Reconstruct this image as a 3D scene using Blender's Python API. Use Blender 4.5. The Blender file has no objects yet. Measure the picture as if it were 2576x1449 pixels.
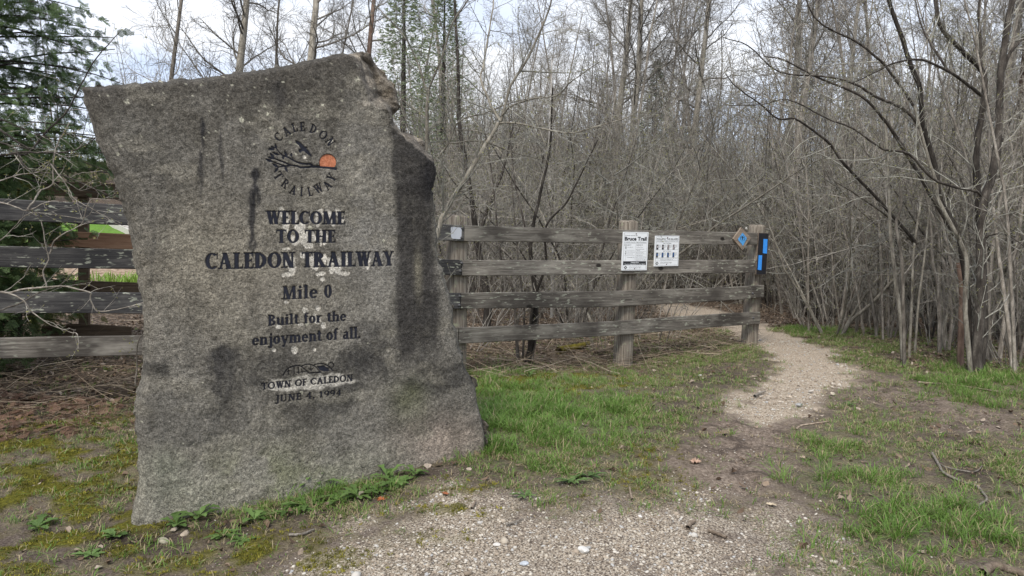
import bpy, math, random
import numpy as np
from mathutils import Vector, Matrix
sc = bpy.context.scene
rad = math.radians

# ---------------------------------------------------------------- camera, sky, sun, exposure
FOC = 1839.0; CX, CY = 1288.0, 724.5          # focal length and centre in pixels of a 2576 px wide frame
PITCH = math.atan(84.5 / FOC); ROLL = 0.018
CAM = np.array([0.0, 0.0, 1.3])
F_ = np.array([0, math.cos(PITCH), -math.sin(PITCH)])
R0 = np.array([1.0, 0, 0]); U0 = np.array([0, math.sin(PITCH), math.cos(PITCH)])
R_ = math.cos(ROLL) * R0 + math.sin(ROLL) * U0
U_ = -math.sin(ROLL) * R0 + math.cos(ROLL) * U0
cam = bpy.data.cameras.new('camera'); camo = bpy.data.objects.new('camera', cam)
sc.collection.objects.link(camo); sc.camera = camo
cam.sensor_width = 36; cam.lens = 36 * FOC / 2576; cam.clip_end = 800; cam.clip_start = 0.05
camo.matrix_world = Matrix(((R_[0], U_[0], -F_[0], CAM[0]), (R_[1], U_[1], -F_[1], CAM[1]), (R_[2], U_[2], -F_[2], CAM[2]), (0, 0, 0, 1)))

w = bpy.data.worlds.new('World'); sc.world = w; w.use_nodes = True
nt = w.node_tree; nt.nodes.clear()
def wn(t, **k):
    n = nt.nodes.new(t)
    for a, b in k.items(): setattr(n, a, b)
    return n
SUN_EL, SUN_AZ = rad(50), rad(200)
sky = wn('ShaderNodeTexSky'); sky.sky_type = 'NISHITA'; sky.sun_disc = False
sky.sun_elevation = SUN_EL; sky.sun_rotation = SUN_AZ; sky.dust_density = 2.0
tc = wn('ShaderNodeTexCoord'); mp = wn('ShaderNodeMapping'); mp.inputs['Scale'].default_value = (1.3, 1.3, 4.0)
mp.inputs['Location'].default_value = (0.3, 0.7, 0.2)
n1 = wn('ShaderNodeTexNoise'); n1.inputs['Scale'].default_value = 2.2; n1.inputs['Detail'].default_value = 6; n1.inputs['Roughness'].default_value = .52
nt.links.new(tc.outputs['Generated'], mp.inputs[0]); nt.links.new(mp.outputs[0], n1.inputs['Vector'])
r1 = wn('ShaderNodeValToRGB'); r1.color_ramp.elements[0].position = .36; r1.color_ramp.elements[1].position = .62
r1.color_ramp.elements[0].color = (3.7, 4.35, 5.6, 1); r1.color_ramp.elements[1].color = (5.9, 5.95, 6.1, 1)
nt.links.new(n1.outputs[0], r1.inputs[0])
mx = wn('ShaderNodeMix', data_type='RGBA'); mx.inputs[0].default_value = .86
nt.links.new(sky.outputs[0], mx.inputs[6]); nt.links.new(r1.outputs[0], mx.inputs[7])
bg = wn('ShaderNodeBackground'); bg.inputs[1].default_value = 0.1
nt.links.new(mx.outputs[2], bg.inputs[0])
wo = wn('ShaderNodeOutputWorld'); nt.links.new(bg.outputs[0], wo.inputs[0])

sun = bpy.data.lights.new('sun', 'SUN'); sun.energy = 1.5; sun.angle = rad(14); sun.color = (1, .93, .83)
suno = bpy.data.objects.new('sun', sun); sc.collection.objects.link(suno)
sd = Vector((math.sin(SUN_AZ) * math.cos(SUN_EL), math.cos(SUN_AZ) * math.cos(SUN_EL), math.sin(SUN_EL)))
suno.rotation_euler = sd.to_track_quat('Z', 'Y').to_euler(); suno.location = (-2, -6, 12)
sc.view_settings.view_transform = 'Standard'; sc.view_settings.look = 'None'
sc.view_settings.exposure = 1.08; sc.view_settings.gamma = 1; sc.view_settings.use_curve_mapping = False
sc.cycles.max_bounces = 5; sc.cycles.diffuse_bounces = 3; sc.cycles.glossy_bounces = 2

# ---------------------------------------------------------------- numeric helpers
rng = np.random.default_rng(7)
def P(x, y, d):
    return CAM + d * (F_ + (x - CX) / FOC * R_ - (y - CY) / FOC * U_)
def proj(p):
    q = np.asarray(p) - CAM; d = q @ F_
    dd = np.where(d > .05, d, .05)
    return CX + FOC * (q @ R_) / dd, CY - FOC * (q @ U_) / dd, d
_T = rng.random((256, 256))
def vnoise(x, y, s=0):
    x = np.asarray(x, float) + 17.3 * s; y = np.asarray(y, float) + 9.7 * s
    xi = np.floor(x).astype(int); yi = np.floor(y).astype(int); fx = x - xi; fy = y - yi
    fx = fx * fx * (3 - 2 * fx); fy = fy * fy * (3 - 2 * fy)
    a = _T[xi & 255, yi & 255]; b = _T[(xi + 1) & 255, yi & 255]; c = _T[xi & 255, (yi + 1) & 255]; d = _T[(xi + 1) & 255, (yi + 1) & 255]
    return (a * (1 - fx) + b * fx) * (1 - fy) + (c * (1 - fx) + d * fx) * fy
def fbm(x, y, o=4, s=0, g=.5):
    v = 0; a = 1; t = 0
    for k in range(o):
        v = v + a * vnoise(x * 2 ** k, y * 2 ** k, s + k * 3); t += a; a *= g
    return v / t
def sstep(a, b, x):
    t = np.clip((np.asarray(x) - a) / (b - a), 0, 1); return t * t * (3 - 2 * t)

# ---------------------------------------------------------------- terrain
CP = [(0, 0, 0.02), (-1.76, 3.39, 0.0), (-.14, 4.2, .17), (1.16, 7.72, .125), (2.77, 8.6, .26), (-3.6, 5.12, .12), (4.4, 6.9, .27),
      (1.5, 3, .06), (0, -4, 0), (4, 1.5, .12), (-5, 1, .05), (-3, 2, .0), (6.5, 9, .3), (1.5, 5.2, .17), (3.4, 14, .22), (0, 12, .2), (8, 16, .25),
      (-5.5, 8.2, .3), (-4, 9, .3), (-7.2, 12.5, .75), (-11, 20, 1.8), (-7, 20, 1.5), (-17.5, 32, 3.9), (-12, 32, 3.3), (-24, 45, 6.5), (-16, 12, 1.4), (-2, 16, .35), (-2, 26, 1.0),
      (6, 30, .5), (20, 30, .5), (16, 12, .5), (0, 60, 1.5), (30, 60, 1), (-40, 60, 7), (-60, 20, 3), (60, 0, 1), (-40, -20, 0), (40, -30, 0), (0, -60, 0), (0, 140, 2), (120, 80, 2), (-120, 80, 8), (-120, -80, 0), (120, -80, 0)]
CP = np.array(CP, float)
def _phi(d2): return np.sqrt(d2 + 1.2)
_d2 = ((CP[:, None, :2] - CP[None, :, :2]) ** 2).sum(-1)
_wt = np.linalg.solve(_phi(_d2), CP[:, 2])
def terr0(x, y):
    x = np.asarray(x, float); y = np.asarray(y, float); z = np.zeros(np.broadcast(x, y).shape)
    for (a, b, _), c in zip(CP, _wt): z = z + c * _phi((x - a) ** 2 + (y - b) ** 2)
    return z
def terr(x, y):
    z = terr0(x, y)
    z = z + .05 * (fbm(np.asarray(x) * 1.1 + 40, np.asarray(y) * 1.1 + 40, 3, 1) - .5)
    return z + .018 * (fbm(np.asarray(x) * 9 + 70, np.asarray(y) * 9 + 70, 3, 2) - .5)
def ground(px, py, dmin=1.0, dmax=60):
    d = dmin
    while d < dmax:
        p = P(px, py, d)
        if p[2] < terr(p[0], p[1]):
            lo, hi = d - max(.05, d * .02), d
            for _ in range(12):
                m = (lo + hi) / 2; p = P(px, py, m)
                if p[2] < terr(p[0], p[1]): hi = m
                else: lo = m
            p = P(px, py, hi); return np.array([p[0], p[1], float(terr(p[0], p[1]))])
        d += max(.05, d * .02)
    p = P(px, py, dmax); return np.array([p[0], p[1], float(terr(p[0], p[1]))])

def in_poly(px, py, poly):
    poly = np.array(poly, float); c = np.zeros(np.shape(px), bool); j = len(poly) - 1
    for i in range(len(poly)):
        xi, yi = poly[i]; xj, yj = poly[j]
        with np.errstate(divide='ignore', invalid='ignore'):
            t = ((yi > py) != (yj > py)) & (px < (xj - xi) * (py - yi) / (yj - yi + 1e-12) + xi)
        c ^= t; j = i
    return c
def poly_dist(px, py, poly):
    poly = np.array(poly, float); best = np.full(np.shape(px), 1e9)
    for i in range(len(poly)):
        a = poly[i - 1]; b = poly[i]; ab = b - a; L = ab @ ab + 1e-9
        t = np.clip(((px - a[0]) * ab[0] + (py - a[1]) * ab[1]) / L, 0, 1)
        best = np.minimum(best, (px - a[0] - t * ab[0]) ** 2 + (py - a[1] - t * ab[1]) ** 2)
    d = np.sqrt(best); return np.where(in_poly(px, py, poly), d, -d)   # positive inside

def gpoly(pts): return [tuple(ground(x, y)[:2]) for x, y in pts]
PATH = gpoly([(1640, 766), (1700, 800), (1790, 822), (1860, 862), (1935, 885), (1965, 915), (1930, 955), (1870, 995), (1845, 1035), (1900, 1062), (1975, 1045), (2050, 1005), (2125, 965), (2140, 925), (2090, 880), (1990, 840), (1920, 812), (1860, 790), (1720, 764)])
MUD = gpoly([(1850, 1000), (1760, 1080), (1700, 1180), (1760, 1240), (1850, 1260), (1960, 1290), (1940, 1210), (1960, 1130), (2010, 1070), (2090, 1010), (2130, 975), (2000, 980)])
MUD2 = gpoly([(2080, 950), (2160, 930), (2260, 960), (2400, 1000), (2560, 1060), (2560, 1110), (2420, 1090), (2260, 1020), (2150, 1000)])
GRAV = [tuple(ground(x, y)[:2]) for x, y in [(640, 1449), (700, 1400), (830, 1345), (1000, 1290), (1150, 1245), (1290, 1262), (1420, 1290), (1560, 1290), (1700, 1225), (1800, 1245), (1910, 1295), (1985, 1360), (2030, 1440)]]
GRAV = GRAV + [(1.7, 1.8), (1.8, 0.5), (1.0, -4), (-4, -4), (-2.5, 0.5), (-1.2, 1.9)]
# far left garden patches
LAWN = gpoly([(60, 612), (372, 612), (345, 552), (60, 552)])
MULCH = gpoly([(20, 780), (420, 780), (400, 640), (20, 640)])
FA = P(1120, 700, 6.74)[:2]; FB = P(1885, 700, 8.6)[:2]
fe = (FB - FA) / np.linalg.norm(FB - FA); fn = np.array([fe[1], -fe[0]])        # along the fence, towards the camera
FTH = math.atan2(fe[1], fe[0])
def fence_v(x, y): return (x - FA[0]) * fn[0] + (y - FA[1]) * fn[1]             # >0 on the camera side
def fence_u(x, y): return (x - FA[0]) * fe[0] + (y - FA[1]) * fe[1]
def blob(px, py, lst):
    o = np.zeros(np.shape(px))
    for cx, cy, rx, ry, a in lst: o = np.maximum(o, a * np.exp(-(((px - cx) / rx) ** 2 + ((py - cy) / ry) ** 2)))
    return o
def masks(x, y):
    z = terr(x, y); px, py, d = proj(np.stack([x, y, z], -1)); front = d > .8
    n = fbm(x * 5, y * 5, 4, 5) - .5; n2 = fbm(x * 1.6, y * 1.6, 3, 9) - .5
    path = sstep(-.12, .12, poly_dist(x, y, PATH) + n * .5 + .12 * (fbm(x * 18, y * 18, 3, 6) - .5))
    mud = np.maximum(sstep(-.2, .2, poly_dist(x, y, MUD) + n * .5), .85 * sstep(-.25, .2, poly_dist(x, y, MUD2) + n * .5)) * (1 - path)
    grav = sstep(-.22, .22, poly_dist(x, y, GRAV) + n * .6 + n2 * .35)
    lawn = sstep(-.2, .2, poly_dist(x, y, LAWN)); mulch = sstep(-.3, .3, poly_dist(x, y, MULCH) + n)
    fv = fence_v(x, y)
    behind = sstep(.35, -.25, fv + n * .9)
    wood = sstep(.2, 1.2, x - 3.1 - .30 * (y - 7.6) + n * 1.6) * sstep(6.2, 7.4, y + .30 * (x - 4.2) + n * 1.2) * sstep(4.4, 5.4, y + x * .2)
    wood = np.maximum(wood, sstep(12, 15, y))
    litter = np.clip(np.maximum(behind, wood) * (1 - path) * (1 - lawn) * (1 - mulch), 0, 1)
    moss = blob(px, py, [(150, 1300, 260, 170, 1.2), (180, 1150, 220, 90, 1.1), (620, 1400, 260, 50, .9), (1190, 1245, 120, 30, .5), (1350, 960, 190, 34, 1), (1150, 1265, 90, 30, .8), (1640, 1180, 150, 60, .35), (1100, 1340, 90, 25, .35)]) * front
    moss = np.clip(moss * sstep(.42, .62, fbm(x * 7, y * 7, 4, 15)) * 1.3, 0, 1) * (1 - path) * (1 - mud)
    dirt = blob(px, py, [(330, 1360, 170, 45, 1), (560, 1330, 120, 30, .9), (740, 1290, 120, 24, .9), (900, 1245, 110, 20, .9), (1130, 1185, 130, 22, .8), (100, 1010, 260, 60, .9), (2420, 1090, 160, 40, .5), (2440, 1190, 70, 30, .8), (2150, 1260, 60, 20, .5), (1720, 1050, 120, 60, .5), (1800, 950, 120, 30, .6)]) * front * (1 - path)  # bare soil patches; the band along the stone foot doubles as painted contact shade
    gd = blob(px, py, [(1350, 1080, 230, 90, 1.3), (1300, 1010, 150, 60, 1.2), (1560, 1060, 190, 80, .9), (1260, 1150, 120, 60, 1.1), (1500, 1190, 200, 60, .8), (1700, 1000, 150, 60, .5), (1750, 880, 180, 45, .6), (1620, 950, 160, 40, .5),
                       (2080, 840, 200, 30, 1.0), (2230, 900, 180, 45, .9), (2450, 985, 200, 60, 1.0), (2560, 1000, 90, 60, .9), (2150, 1120, 190, 70, .75), (2130, 1250, 190, 70, 1.0), (2060, 1190, 60, 40, 1.1), (2350, 1330, 240, 100, 1.0), (2150, 1400, 200, 60, .8), (2540, 1250, 130, 130, .9), (2430, 1130, 160, 60, .45),
                       (870, 1290, 180, 35, .8), (200, 1250, 260, 150, .28), (280, 1090, 120, 60, .3), (1620, 1260, 200, 40, .5), (2120, 1130, 60, 40, .8), (1300, 1240, 140, 30, .5), (1000, 1230, 90, 18, .8), (700, 1275, 120, 22, .9), (820, 1240, 90, 16, .9), (480, 1325, 60, 16, .8), (620, 1300, 90, 18, .8), (930, 1225, 120, 14, .9), (1240, 1130, 60, 50, 1.3)])
    gd = np.where(front, gd, .5) ; gd = gd * (1 - path) * (1 - .93 * np.clip(mud, 0, 1)) * (1 - .9 * grav) * (1 - .55 * np.clip(dirt, 0, 1))
    return dict(path=path, mud=mud, grav=grav, lawn=lawn, mulch=mulch, litter=litter, moss=moss, dirt=np.clip(dirt, 0, 1), grass=gd, px=px, py=py, d=d, fv=fv, wood=wood, behind=behind)

# ---------------------------------------------------------------- material helper
class M:
    def __init__(s, name, rough=.85, spec=.2):
        s.m = bpy.data.materials.new(name); s.m.use_nodes = True; s.t = s.m.node_tree; s.t.nodes.clear()
        s.b = s.n('ShaderNodeBsdfPrincipled'); s.o = s.n('ShaderNodeOutputMaterial'); s.l(s.b.outputs[0], s.o.inputs[0])
        s.b.inputs['Roughness'].default_value = rough; s.b.inputs['Specular IOR Level'].default_value = spec
        s.tc = s.n('ShaderNodeTexCoord')
    def n(s, t, **k):
        x = s.t.nodes.new(t)
        for a, b in k.items(): setattr(x, a, b)
        return x
    def l(s, a, b): s.t.links.new(a, b)
    def set(s, sock, v):
        if hasattr(v, 'is_output'): s.l(v, sock)
        elif isinstance(v, (tuple, list)): sock.default_value = tuple(v) + ((1,) if len(v) == 3 and sock.type == 'RGBA' else ())
        else: sock.default_value = v
    def co(s, scale=(1, 1, 1), src='Object'):
        m = s.n('ShaderNodeMapping'); m.inputs['Scale'].default_value = scale; s.l(s.tc.outputs[src], m.inputs[0]); return m.outputs[0]
    def noise(s, sc_, det=4, ro=.55, co=None, dist=0):
        x = s.n('ShaderNodeTexNoise'); x.inputs['Scale'].default_value = sc_; x.inputs['Detail'].default_value = det; x.inputs['Roughness'].default_value = ro; x.inputs['Distortion'].default_value = dist
        s.l(co if co else s.tc.outputs['Object'], x.inputs['Vector']); return x.outputs[0]
    def vor(s, sc_, out='Color', co=None, feat='F1'):
        x = s.n('ShaderNodeTexVoronoi', feature=feat); x.inputs['Scale'].default_value = sc_
        s.l(co if co else s.tc.outputs['Object'], x.inputs['Vector']); return x.outputs[out]
    def ramp(s, f, *st):
        r = s.n('ShaderNodeValToRGB'); cr = r.color_ramp
        while len(cr.elements) < len(st): cr.elements.new(.5)
        for e, (p, c) in zip(cr.elements, st):
            e.position = p; e.color = (c, c, c, 1) if not isinstance(c, tuple) else tuple(c) + (1,)
        s.l(f, r.inputs[0]); return r.outputs[0]
    def mix(s, f, a, b, mode='MIX'):
        x = s.n('ShaderNodeMix', data_type='RGBA', blend_type=mode); s.set(x.inputs[0], f); s.set(x.inputs[6], a); s.set(x.inputs[7], b); return x.outputs[2]
    def math(s, op, a, b=0.0):
        x = s.n('ShaderNodeMath', operation=op); s.set(x.inputs[0], a); s.set(x.inputs[1], b); return x.outputs[0]
    def attr(s, name, out='Fac', typ='GEOMETRY'):
        x = s.n('ShaderNodeAttribute', attribute_name=name, attribute_type=typ); return x.outputs[out]
    def rand(s): return s.n('ShaderNodeObjectInfo').outputs['Random']
    def col(s, v): s.set(s.b.inputs['Base Color'], v); return s
    def bump(s, h, st=.4, dist=.01):
        b = s.n('ShaderNodeBump'); b.inputs['Strength'].default_value = st; b.inputs['Distance'].default_value = dist
        s.l(h, b.inputs['Height']); s.l(b.outputs[0], s.b.inputs['Normal']); return s

def mat_ground():
    m = M('ground_soil', .95, .1)
    fine = m.noise(90, 5, .65); mid = m.noise(14, 5, .6); big = m.noise(2.5, 4, .6)
    soil = m.ramp(fine, (.3, (.05, .038, .033)), (.52, (.125, .098, .083)), (.72, (.27, .225, .19)))
    thatch_n = m.noise(60, 5, .7, m.co((1, 1, 1)), 1.5)
    thatch = m.ramp(thatch_n, (.3, (.05, .045, .025)), (.5, (.16, .14, .085)), (.68, (.36, .31, .20)))
    base = m.mix(m.ramp(mid, (.42, 0.), (.62, .85)), soil, thatch)
    green = m.ramp(m.noise(40, 4, .6), (.3, (.035, .055, .015)), (.7, (.09, .14, .035)))
    base = m.mix(m.math('MULTIPLY', m.attr('grass'), m.ramp(m.noise(9, 4, .6), (.4, .05), (.65, .42))), base, green)
    lit = m.ramp(m.vor(30, 'Color'), (0., (.05, .035, .026)), (.4, (.12, .085, .06)), (.75, (.22, .17, .13)), (1., (.33, .28, .23)))
    lit = m.mix(m.ramp(m.noise(25, 4, .6), (.42, 0.), (.6, 1.)), (.045, .036, .028), lit)
    base = m.mix(m.attr('litter'), base, lit)
    dirt = m.ramp(fine, (.3, (.02, .016, .014)), (.7, (.085, .065, .054)))  # dark soil, deepened further to put contact shade into its colour
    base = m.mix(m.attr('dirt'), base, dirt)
    mud = m.ramp(m.noise(55, 6, .62), (.28, (.06, .045, .036)), (.5, (.19, .15, .12)), (.72, (.34, .28, .23)))
    mud = m.mix(m.ramp(m.noise(6, 4, .65), (.5, 0.), (.62, .7)), mud, (.05, .038, .032))
    base = m.mix(m.attr('mud'), base, mud)
    st = m.vor(115, 'Color'); sd_ = m.vor(115, 'Distance')
    g = m.ramp(st, (0., (.24, .195, .15)), (.35, (.41, .345, .27)), (.7, (.53, .465, .38)), (1., (.68, .64, .56)))
    g = m.mix(m.ramp(sd_, (.35, 0.), (.75, 1.)), g, (.11, .09, .072))
    gs = m.mix(m.ramp(m.noise(5, 5, .65), (.5, 0.), (.68, .7)), g, soil)
    base = m.mix(m.attr('grav'), base, gs)
    base = m.mix(m.attr('path'), base, m.mix(.4, g, (.55, .45, .345)))
    mo = m.ramp(m.noise(70, 5, .7), (.3, (.04, .042, .008)), (.55, (.12, .115, .018)), (.75, (.24, .22, .03)))
    base = m.mix(m.attr('moss'), base, mo)
    base = m.mix(m.attr('lawn'), base, m.ramp(m.noise(12, 4, .6), (.3, (.09, .19, .025)), (.7, (.16, .30, .05))))
    mu = m.ramp(m.vor(22, 'Color'), (0., (.13, .09, .06)), (.5, (.34, .25, .18)), (1., (.55, .44, .34)))
    base = m.mix(m.attr('mulch'), base, mu)
    m.col(base)
    h = m.math('ADD', m.math('MULTIPLY', fine, .8), m.math('ADD', m.math('MULTIPLY', m.noise(220, 3, .6), .3), mid))
    m.bump(h, .8, .02); return m.m

def mat_bark(name, c0, c1, c2, sc_=1.0, rough=.9):
    m = M(name, rough, .15)
    n = m.noise(22 * sc_, 6, .65, m.co((1, 1, .28))); k = m.noise(90 * sc_, 4, .6, m.co((1, 1, .6)))
    c = m.ramp(n, (.3, c0), (.52, c1), (.72, c2))
    c = m.mix(m.ramp(k, (.35, .35), (.6, 0.)), c, c0)
    r = m.math('ADD', m.math('MULTIPLY', m.rand(), .75), .55)
    cm = m.n('ShaderNodeCombineColor'); [m.l(r, cm.inputs[i]) for i in range(3)]
    m.col(m.mix(1.0, c, cm.outputs[0], 'MULTIPLY')); m.bump(m.math('ADD', n, k), .6, .01); return m.m
def mat_wood(name, dark, mid_, light, lichen=.5, tone=.4):
    m = M(name, .9, .12)
    g = m.noise(10, 8, .72, m.co((.22, 4, 4))); g2 = m.noise(26, 6, .7, m.co((.10, 5, 5))); big = m.noise(1.3, 3, .5, m.co((1.2, 1, 2)))
    c = m.ramp(g, (.28, dark), (.5, mid_), (.74, light))
    c = m.mix(m.ramp(g2, (.38, .75), (.5, 0.)), c, dark)
    c = m.mix(m.ramp(big, (.40, tone), (.56, 0.)), c, dark); c = m.mix(m.ramp(m.noise(2.2, 4, .6, m.co((.9, 1, 3))), (.52, 0.), (.66, .5)), c, light)
    # knots
    kd = m.vor(3.0, 'Distance', m.co((.9, .3, 1.5)))
    c = m.mix(m.ramp(kd, (.07, .95), (.12, 0.)), c, tuple(x * .35 for x in dark))
    # lichen flecks
    ln = m.noise(30, 3, .5, m.co((.45, 1, 1.5))); lb = m.noise(3.5, 3, .6)
    lm = m.math('MULTIPLY', m.ramp(ln, (.58, 0.), (.63, 1.)), m.ramp(lb, (.42, 0.), (.56, lichen)))
    c = m.mix(lm, c, (.42, .44, .36))
    r = m.math('ADD', m.math('MULTIPLY', m.rand(), .34), .83)
    cm = m.n('ShaderNodeCombineColor'); [m.l(r, cm.inputs[i]) for i in range(3)]
    m.col(m.mix(1.0, c, cm.outputs[0], 'MULTIPLY')); m.bump(m.math('ADD', g, g2), .55, .006); return m.m
def mat_post():
    m = M('post_wood', .92, .1)
    g = m.noise(9, 7, .7, m.co((5, 5, .22))); g2 = m.noise(20, 5, .7, m.co((6, 6, .12)))
    c = m.ramp(g, (.28, (.08, .066, .052)), (.5, (.23, .20, .165)), (.72, (.42, .385, .33)))
    c = m.mix(m.ramp(g2, (.36, .85), (.47, 0.)), c, (.04, .032, .026))
    c = m.mix(m.ramp(m.noise(18, 3, .6), (.58, 0.), (.68, .5)), c, (.34, .37, .25))
    m.col(c); m.bump(m.math('ADD', g, g2), .7, .01); return m.m
def flat(name, c, rough=.6, spec=.3, var=.25, sc_=30):
    m = M(name, rough, spec); n = m.noise(sc_, 4, .6)
    m.col(m.ramp(n, (.3, tuple(x * (1 - var) for x in c)), (.7, tuple(min(1, x * (1 + var)) for x in c)))); return m.m
def mat_leaf(name, a, b, rough=.55, trans=True, dry=None):
    m = M(name, rough, .3); r = m.rand(); n = m.noise(1.4, 3, .6)
    c = m.mix(m.math('MULTIPLY', m.math('ADD', r, n), .5), a, b)
    v = m.attr('tone'); c = m.mix(m.math('MULTIPLY', v, .55), c, tuple(min(1, x * 1.9) for x in b))
    if dry: c = m.mix(m.ramp(m.attr('dry'), (.5, 0.), (.55, 1.)), c, dry)
    m.col(c)
    if trans:
        t = m.n('ShaderNodeBsdfTranslucent'); m.l(c, t.inputs[0]); ms = m.n('ShaderNodeMixShader'); ms.inputs[0].default_value = .3
        m.l(m.b.outputs[0], ms.inputs[1]); m.l(t.outputs[0], ms.inputs[2]); m.l(ms.outputs[0], m.o.inputs[0])
    return m.m
def mat_ramprand(name, *st, rough=.8, spec=.2, bumps=None):
    m = M(name, rough, spec); c = m.ramp(m.rand(), *st); k = m.noise(120, 3, .6)
    m.col(m.mix(m.ramp(k, (.3, .35), (.65, 0.)), c, (.08, .065, .05))); return m.m

MG = mat_ground()
M_BARK = mat_bark('grey_bark', (.07, .06, .051), (.25, .225, .193), (.45, .42, .37))
M_BARKL = mat_bark('pale_lichen_bark', (.08, .07, .058), (.26, .24, .20), (.44, .42, .36))
M_BARKD = mat_bark('dark_bark', (.02, .017, .015), (.065, .057, .05), (.17, .155, .135))
M_TWIG = mat_bark('twig_bark', (.10, .091, .081), (.27, .25, .22), (.45, .43, .385))
M_TWIGL = mat_bark('lichen_twig_bark', (.12, .115, .10), (.29, .285, .25), (.47, .465, .41))
M_POP = mat_bark('poplar_bark', (.16, .14, .115), (.42, .39, .33), (.60, .57, .50), .5)
M_BIRCH = mat_bark('birch_bark', (.12, .11, .10), (.38, .36, .33), (.58, .56, .53), .6)
M_RED = mat_bark('red_brown_bark', (.07, .045, .035), (.19, .13, .10), (.30, .23, .18), .6)
M_BUD = mat_leaf('bud_leaf', (.20, .20, .07), (.34, .33, .13))
M_CEDAR = mat_leaf('cedar_foliage', (.028, .06, .026), (.10, .15, .055), .6)
M_CONIF = mat_leaf('conifer_foliage', (.11, .145, .085), (.21, .25, .15), .6)  # light green foliage, paled further to put haze into its colour
M_CEDARY = mat_leaf('cedar_foliage_yellow', (.05, .075, .02), (.15, .17, .045), .6)
M_GRASS = mat_leaf('grass_blade', (.085, .175, .03), (.20, .32, .07), .5, True, (.36, .30, .18))
M_WEED = mat_leaf('weed_leaf', (.05, .10, .022), (.12, .19, .06), .5)
M_RAIL = mat_wood('weathered_rail_wood', (.055, .049, .044), (.175, .16, .14), (.37, .35, .305), .6, .8)
M_RAILB = mat_wood('brown_stained_wood', (.05, .036, .025), (.12, .088, .06), (.18, .135, .095), .05, .3)
M_RAILC = mat_wood('cedar_board_wood', (.18, .10, .06), (.34, .20, .125), (.44, .28, .18), .0, .2)
M_POST = mat_post()
M_BOLT = flat('bolt_metal', (.07, .07, .075), .45, .5)
M_PAINTK = flat('letter_paint', (.016, .018, .028), .7, .2, .3, 80)

# ---------------------------------------------------------------- object helpers
def link(o): sc.collection.objects.link(o); return o
def mesh_np(name, V, Fl, mats=(), smooth=False, attrs=None):
    """V (n,3); Fl list of (k, array(m,k)) faces"""
    me = bpy.data.meshes.new(name); V = np.asarray(V, np.float32); me.vertices.add(len(V)); me.vertices.foreach_set('co', V.ravel())
    idx = np.concatenate([np.asarray(f, np.int32).ravel() for k, f in Fl]); tot = np.concatenate([np.full(len(f), k, np.int32) for k, f in Fl])
    st = np.concatenate([[0], np.cumsum(tot)[:-1]]).astype(np.int32)
    me.loops.add(len(idx)); me.polygons.add(len(tot)); me.loops.foreach_set('vertex_index', idx)
    me.polygons.foreach_set('loop_start', st); me.polygons.foreach_set('loop_total', tot)
    me.polygons.foreach_set('use_smooth', np.full(len(tot), bool(smooth)))
    for m in mats: me.materials.append(m)
    for k, a in (attrs or {}).items():
        a = np.asarray(a, np.float32)
        if a.ndim == 2:
            at = me.attributes.new(k, 'FLOAT_COLOR', 'POINT'); at.data.foreach_set('color', a.ravel())
        else:
            at = me.attributes.new(k, 'FLOAT', 'POINT'); at.data.foreach_set('value', a)
    me.update(calc_edges=True); me.validate(); return me
def obj(name, me, parent=None, **props):
    o = link(bpy.data.objects.new(name, me)); o.parent = parent
    for k, v in props.items(): o[k] = v
    return o
def empty(name, loc=(0, 0, 0), rz=0, label=None, cat=None, group=None):
    o = link(bpy.data.objects.new(name, None)); o.location = loc; o.rotation_euler.z = rz; o.empty_display_size = .1
    if label: o['label'] = label
    if cat: o['category'] = cat
    if group: o['group'] = group
    return o
def copy_tree(o, parent=None):
    c = link(o.copy()); c.parent = parent
    for ch in o.children: copy_tree(ch, c)
    return c
class B:                                    # vertex/face collector
    def __init__(s): s.V = []; s.Q = []; s.T = []; s.n = 0; s.A = []
    def add(s, V, q=None, t=None, a=None):
        V = np.asarray(V, float).reshape(-1, 3); s.V.append(V)
        if q is not None and len(q): s.Q.append(np.asarray(q) + s.n)
        if t is not None and len(t): s.T.append(np.asarray(t) + s.n)
        s.A.append(np.full(len(V), 0. if a is None else a) if np.isscalar(a) or a is None else a); s.n += len(V)
    def mesh(s, name, mats, smooth=False, org=None, attr=None):
        V = np.concatenate(s.V); 
        if org is not None: V = V - np.asarray(org)
        fl = []
        if s.Q: fl.append((4, np.concatenate(s.Q)))
        if s.T: fl.append((3, np.concatenate(s.T)))
        return mesh_np(name, V, fl, mats, smooth, {attr: np.concatenate(s.A)} if attr else None)
def box(b, c, sz, R=None):
    x, y, z = np.array(sz) / 2
    V = np.array([[-x, -y, -z], [x, -y, -z], [x, y, -z], [-x, y, -z], [-x, -y, z], [x, -y, z], [x, y, z], [-x, y, z]])
    if R is not None: V = V @ np.asarray(R).T
    b.add(V + np.asarray(c), [[0, 3, 2, 1], [4, 5, 6, 7], [0, 1, 5, 4], [1, 2, 6, 5], [2, 3, 7, 6], [3, 0, 4, 7]])
def loft(b, secs):
    secs = np.asarray(secs, float); m, k, _ = secs.shape; i = np.arange(m - 1)[:, None] * k; j = np.arange(k)[None]; j2 = (j + 1) % k
    q = np.stack([i + j, i + j2, i + k + j2, i + k + j], -1).reshape(-1, 4)
    V = secs.reshape(-1, 3); c0 = secs[0].mean(0); c1 = secs[-1].mean(0); n = len(V)
    jj = np.arange(k); t = np.concatenate([np.stack([np.full(k, n), (jj + 1) % k, jj], -1), np.stack([np.full(k, n + 1), (m - 1) * k + jj, (m - 1) * k + (jj + 1) % k], -1)])
    b.add(np.concatenate([V, [c0, c1]]), q, t)
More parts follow.
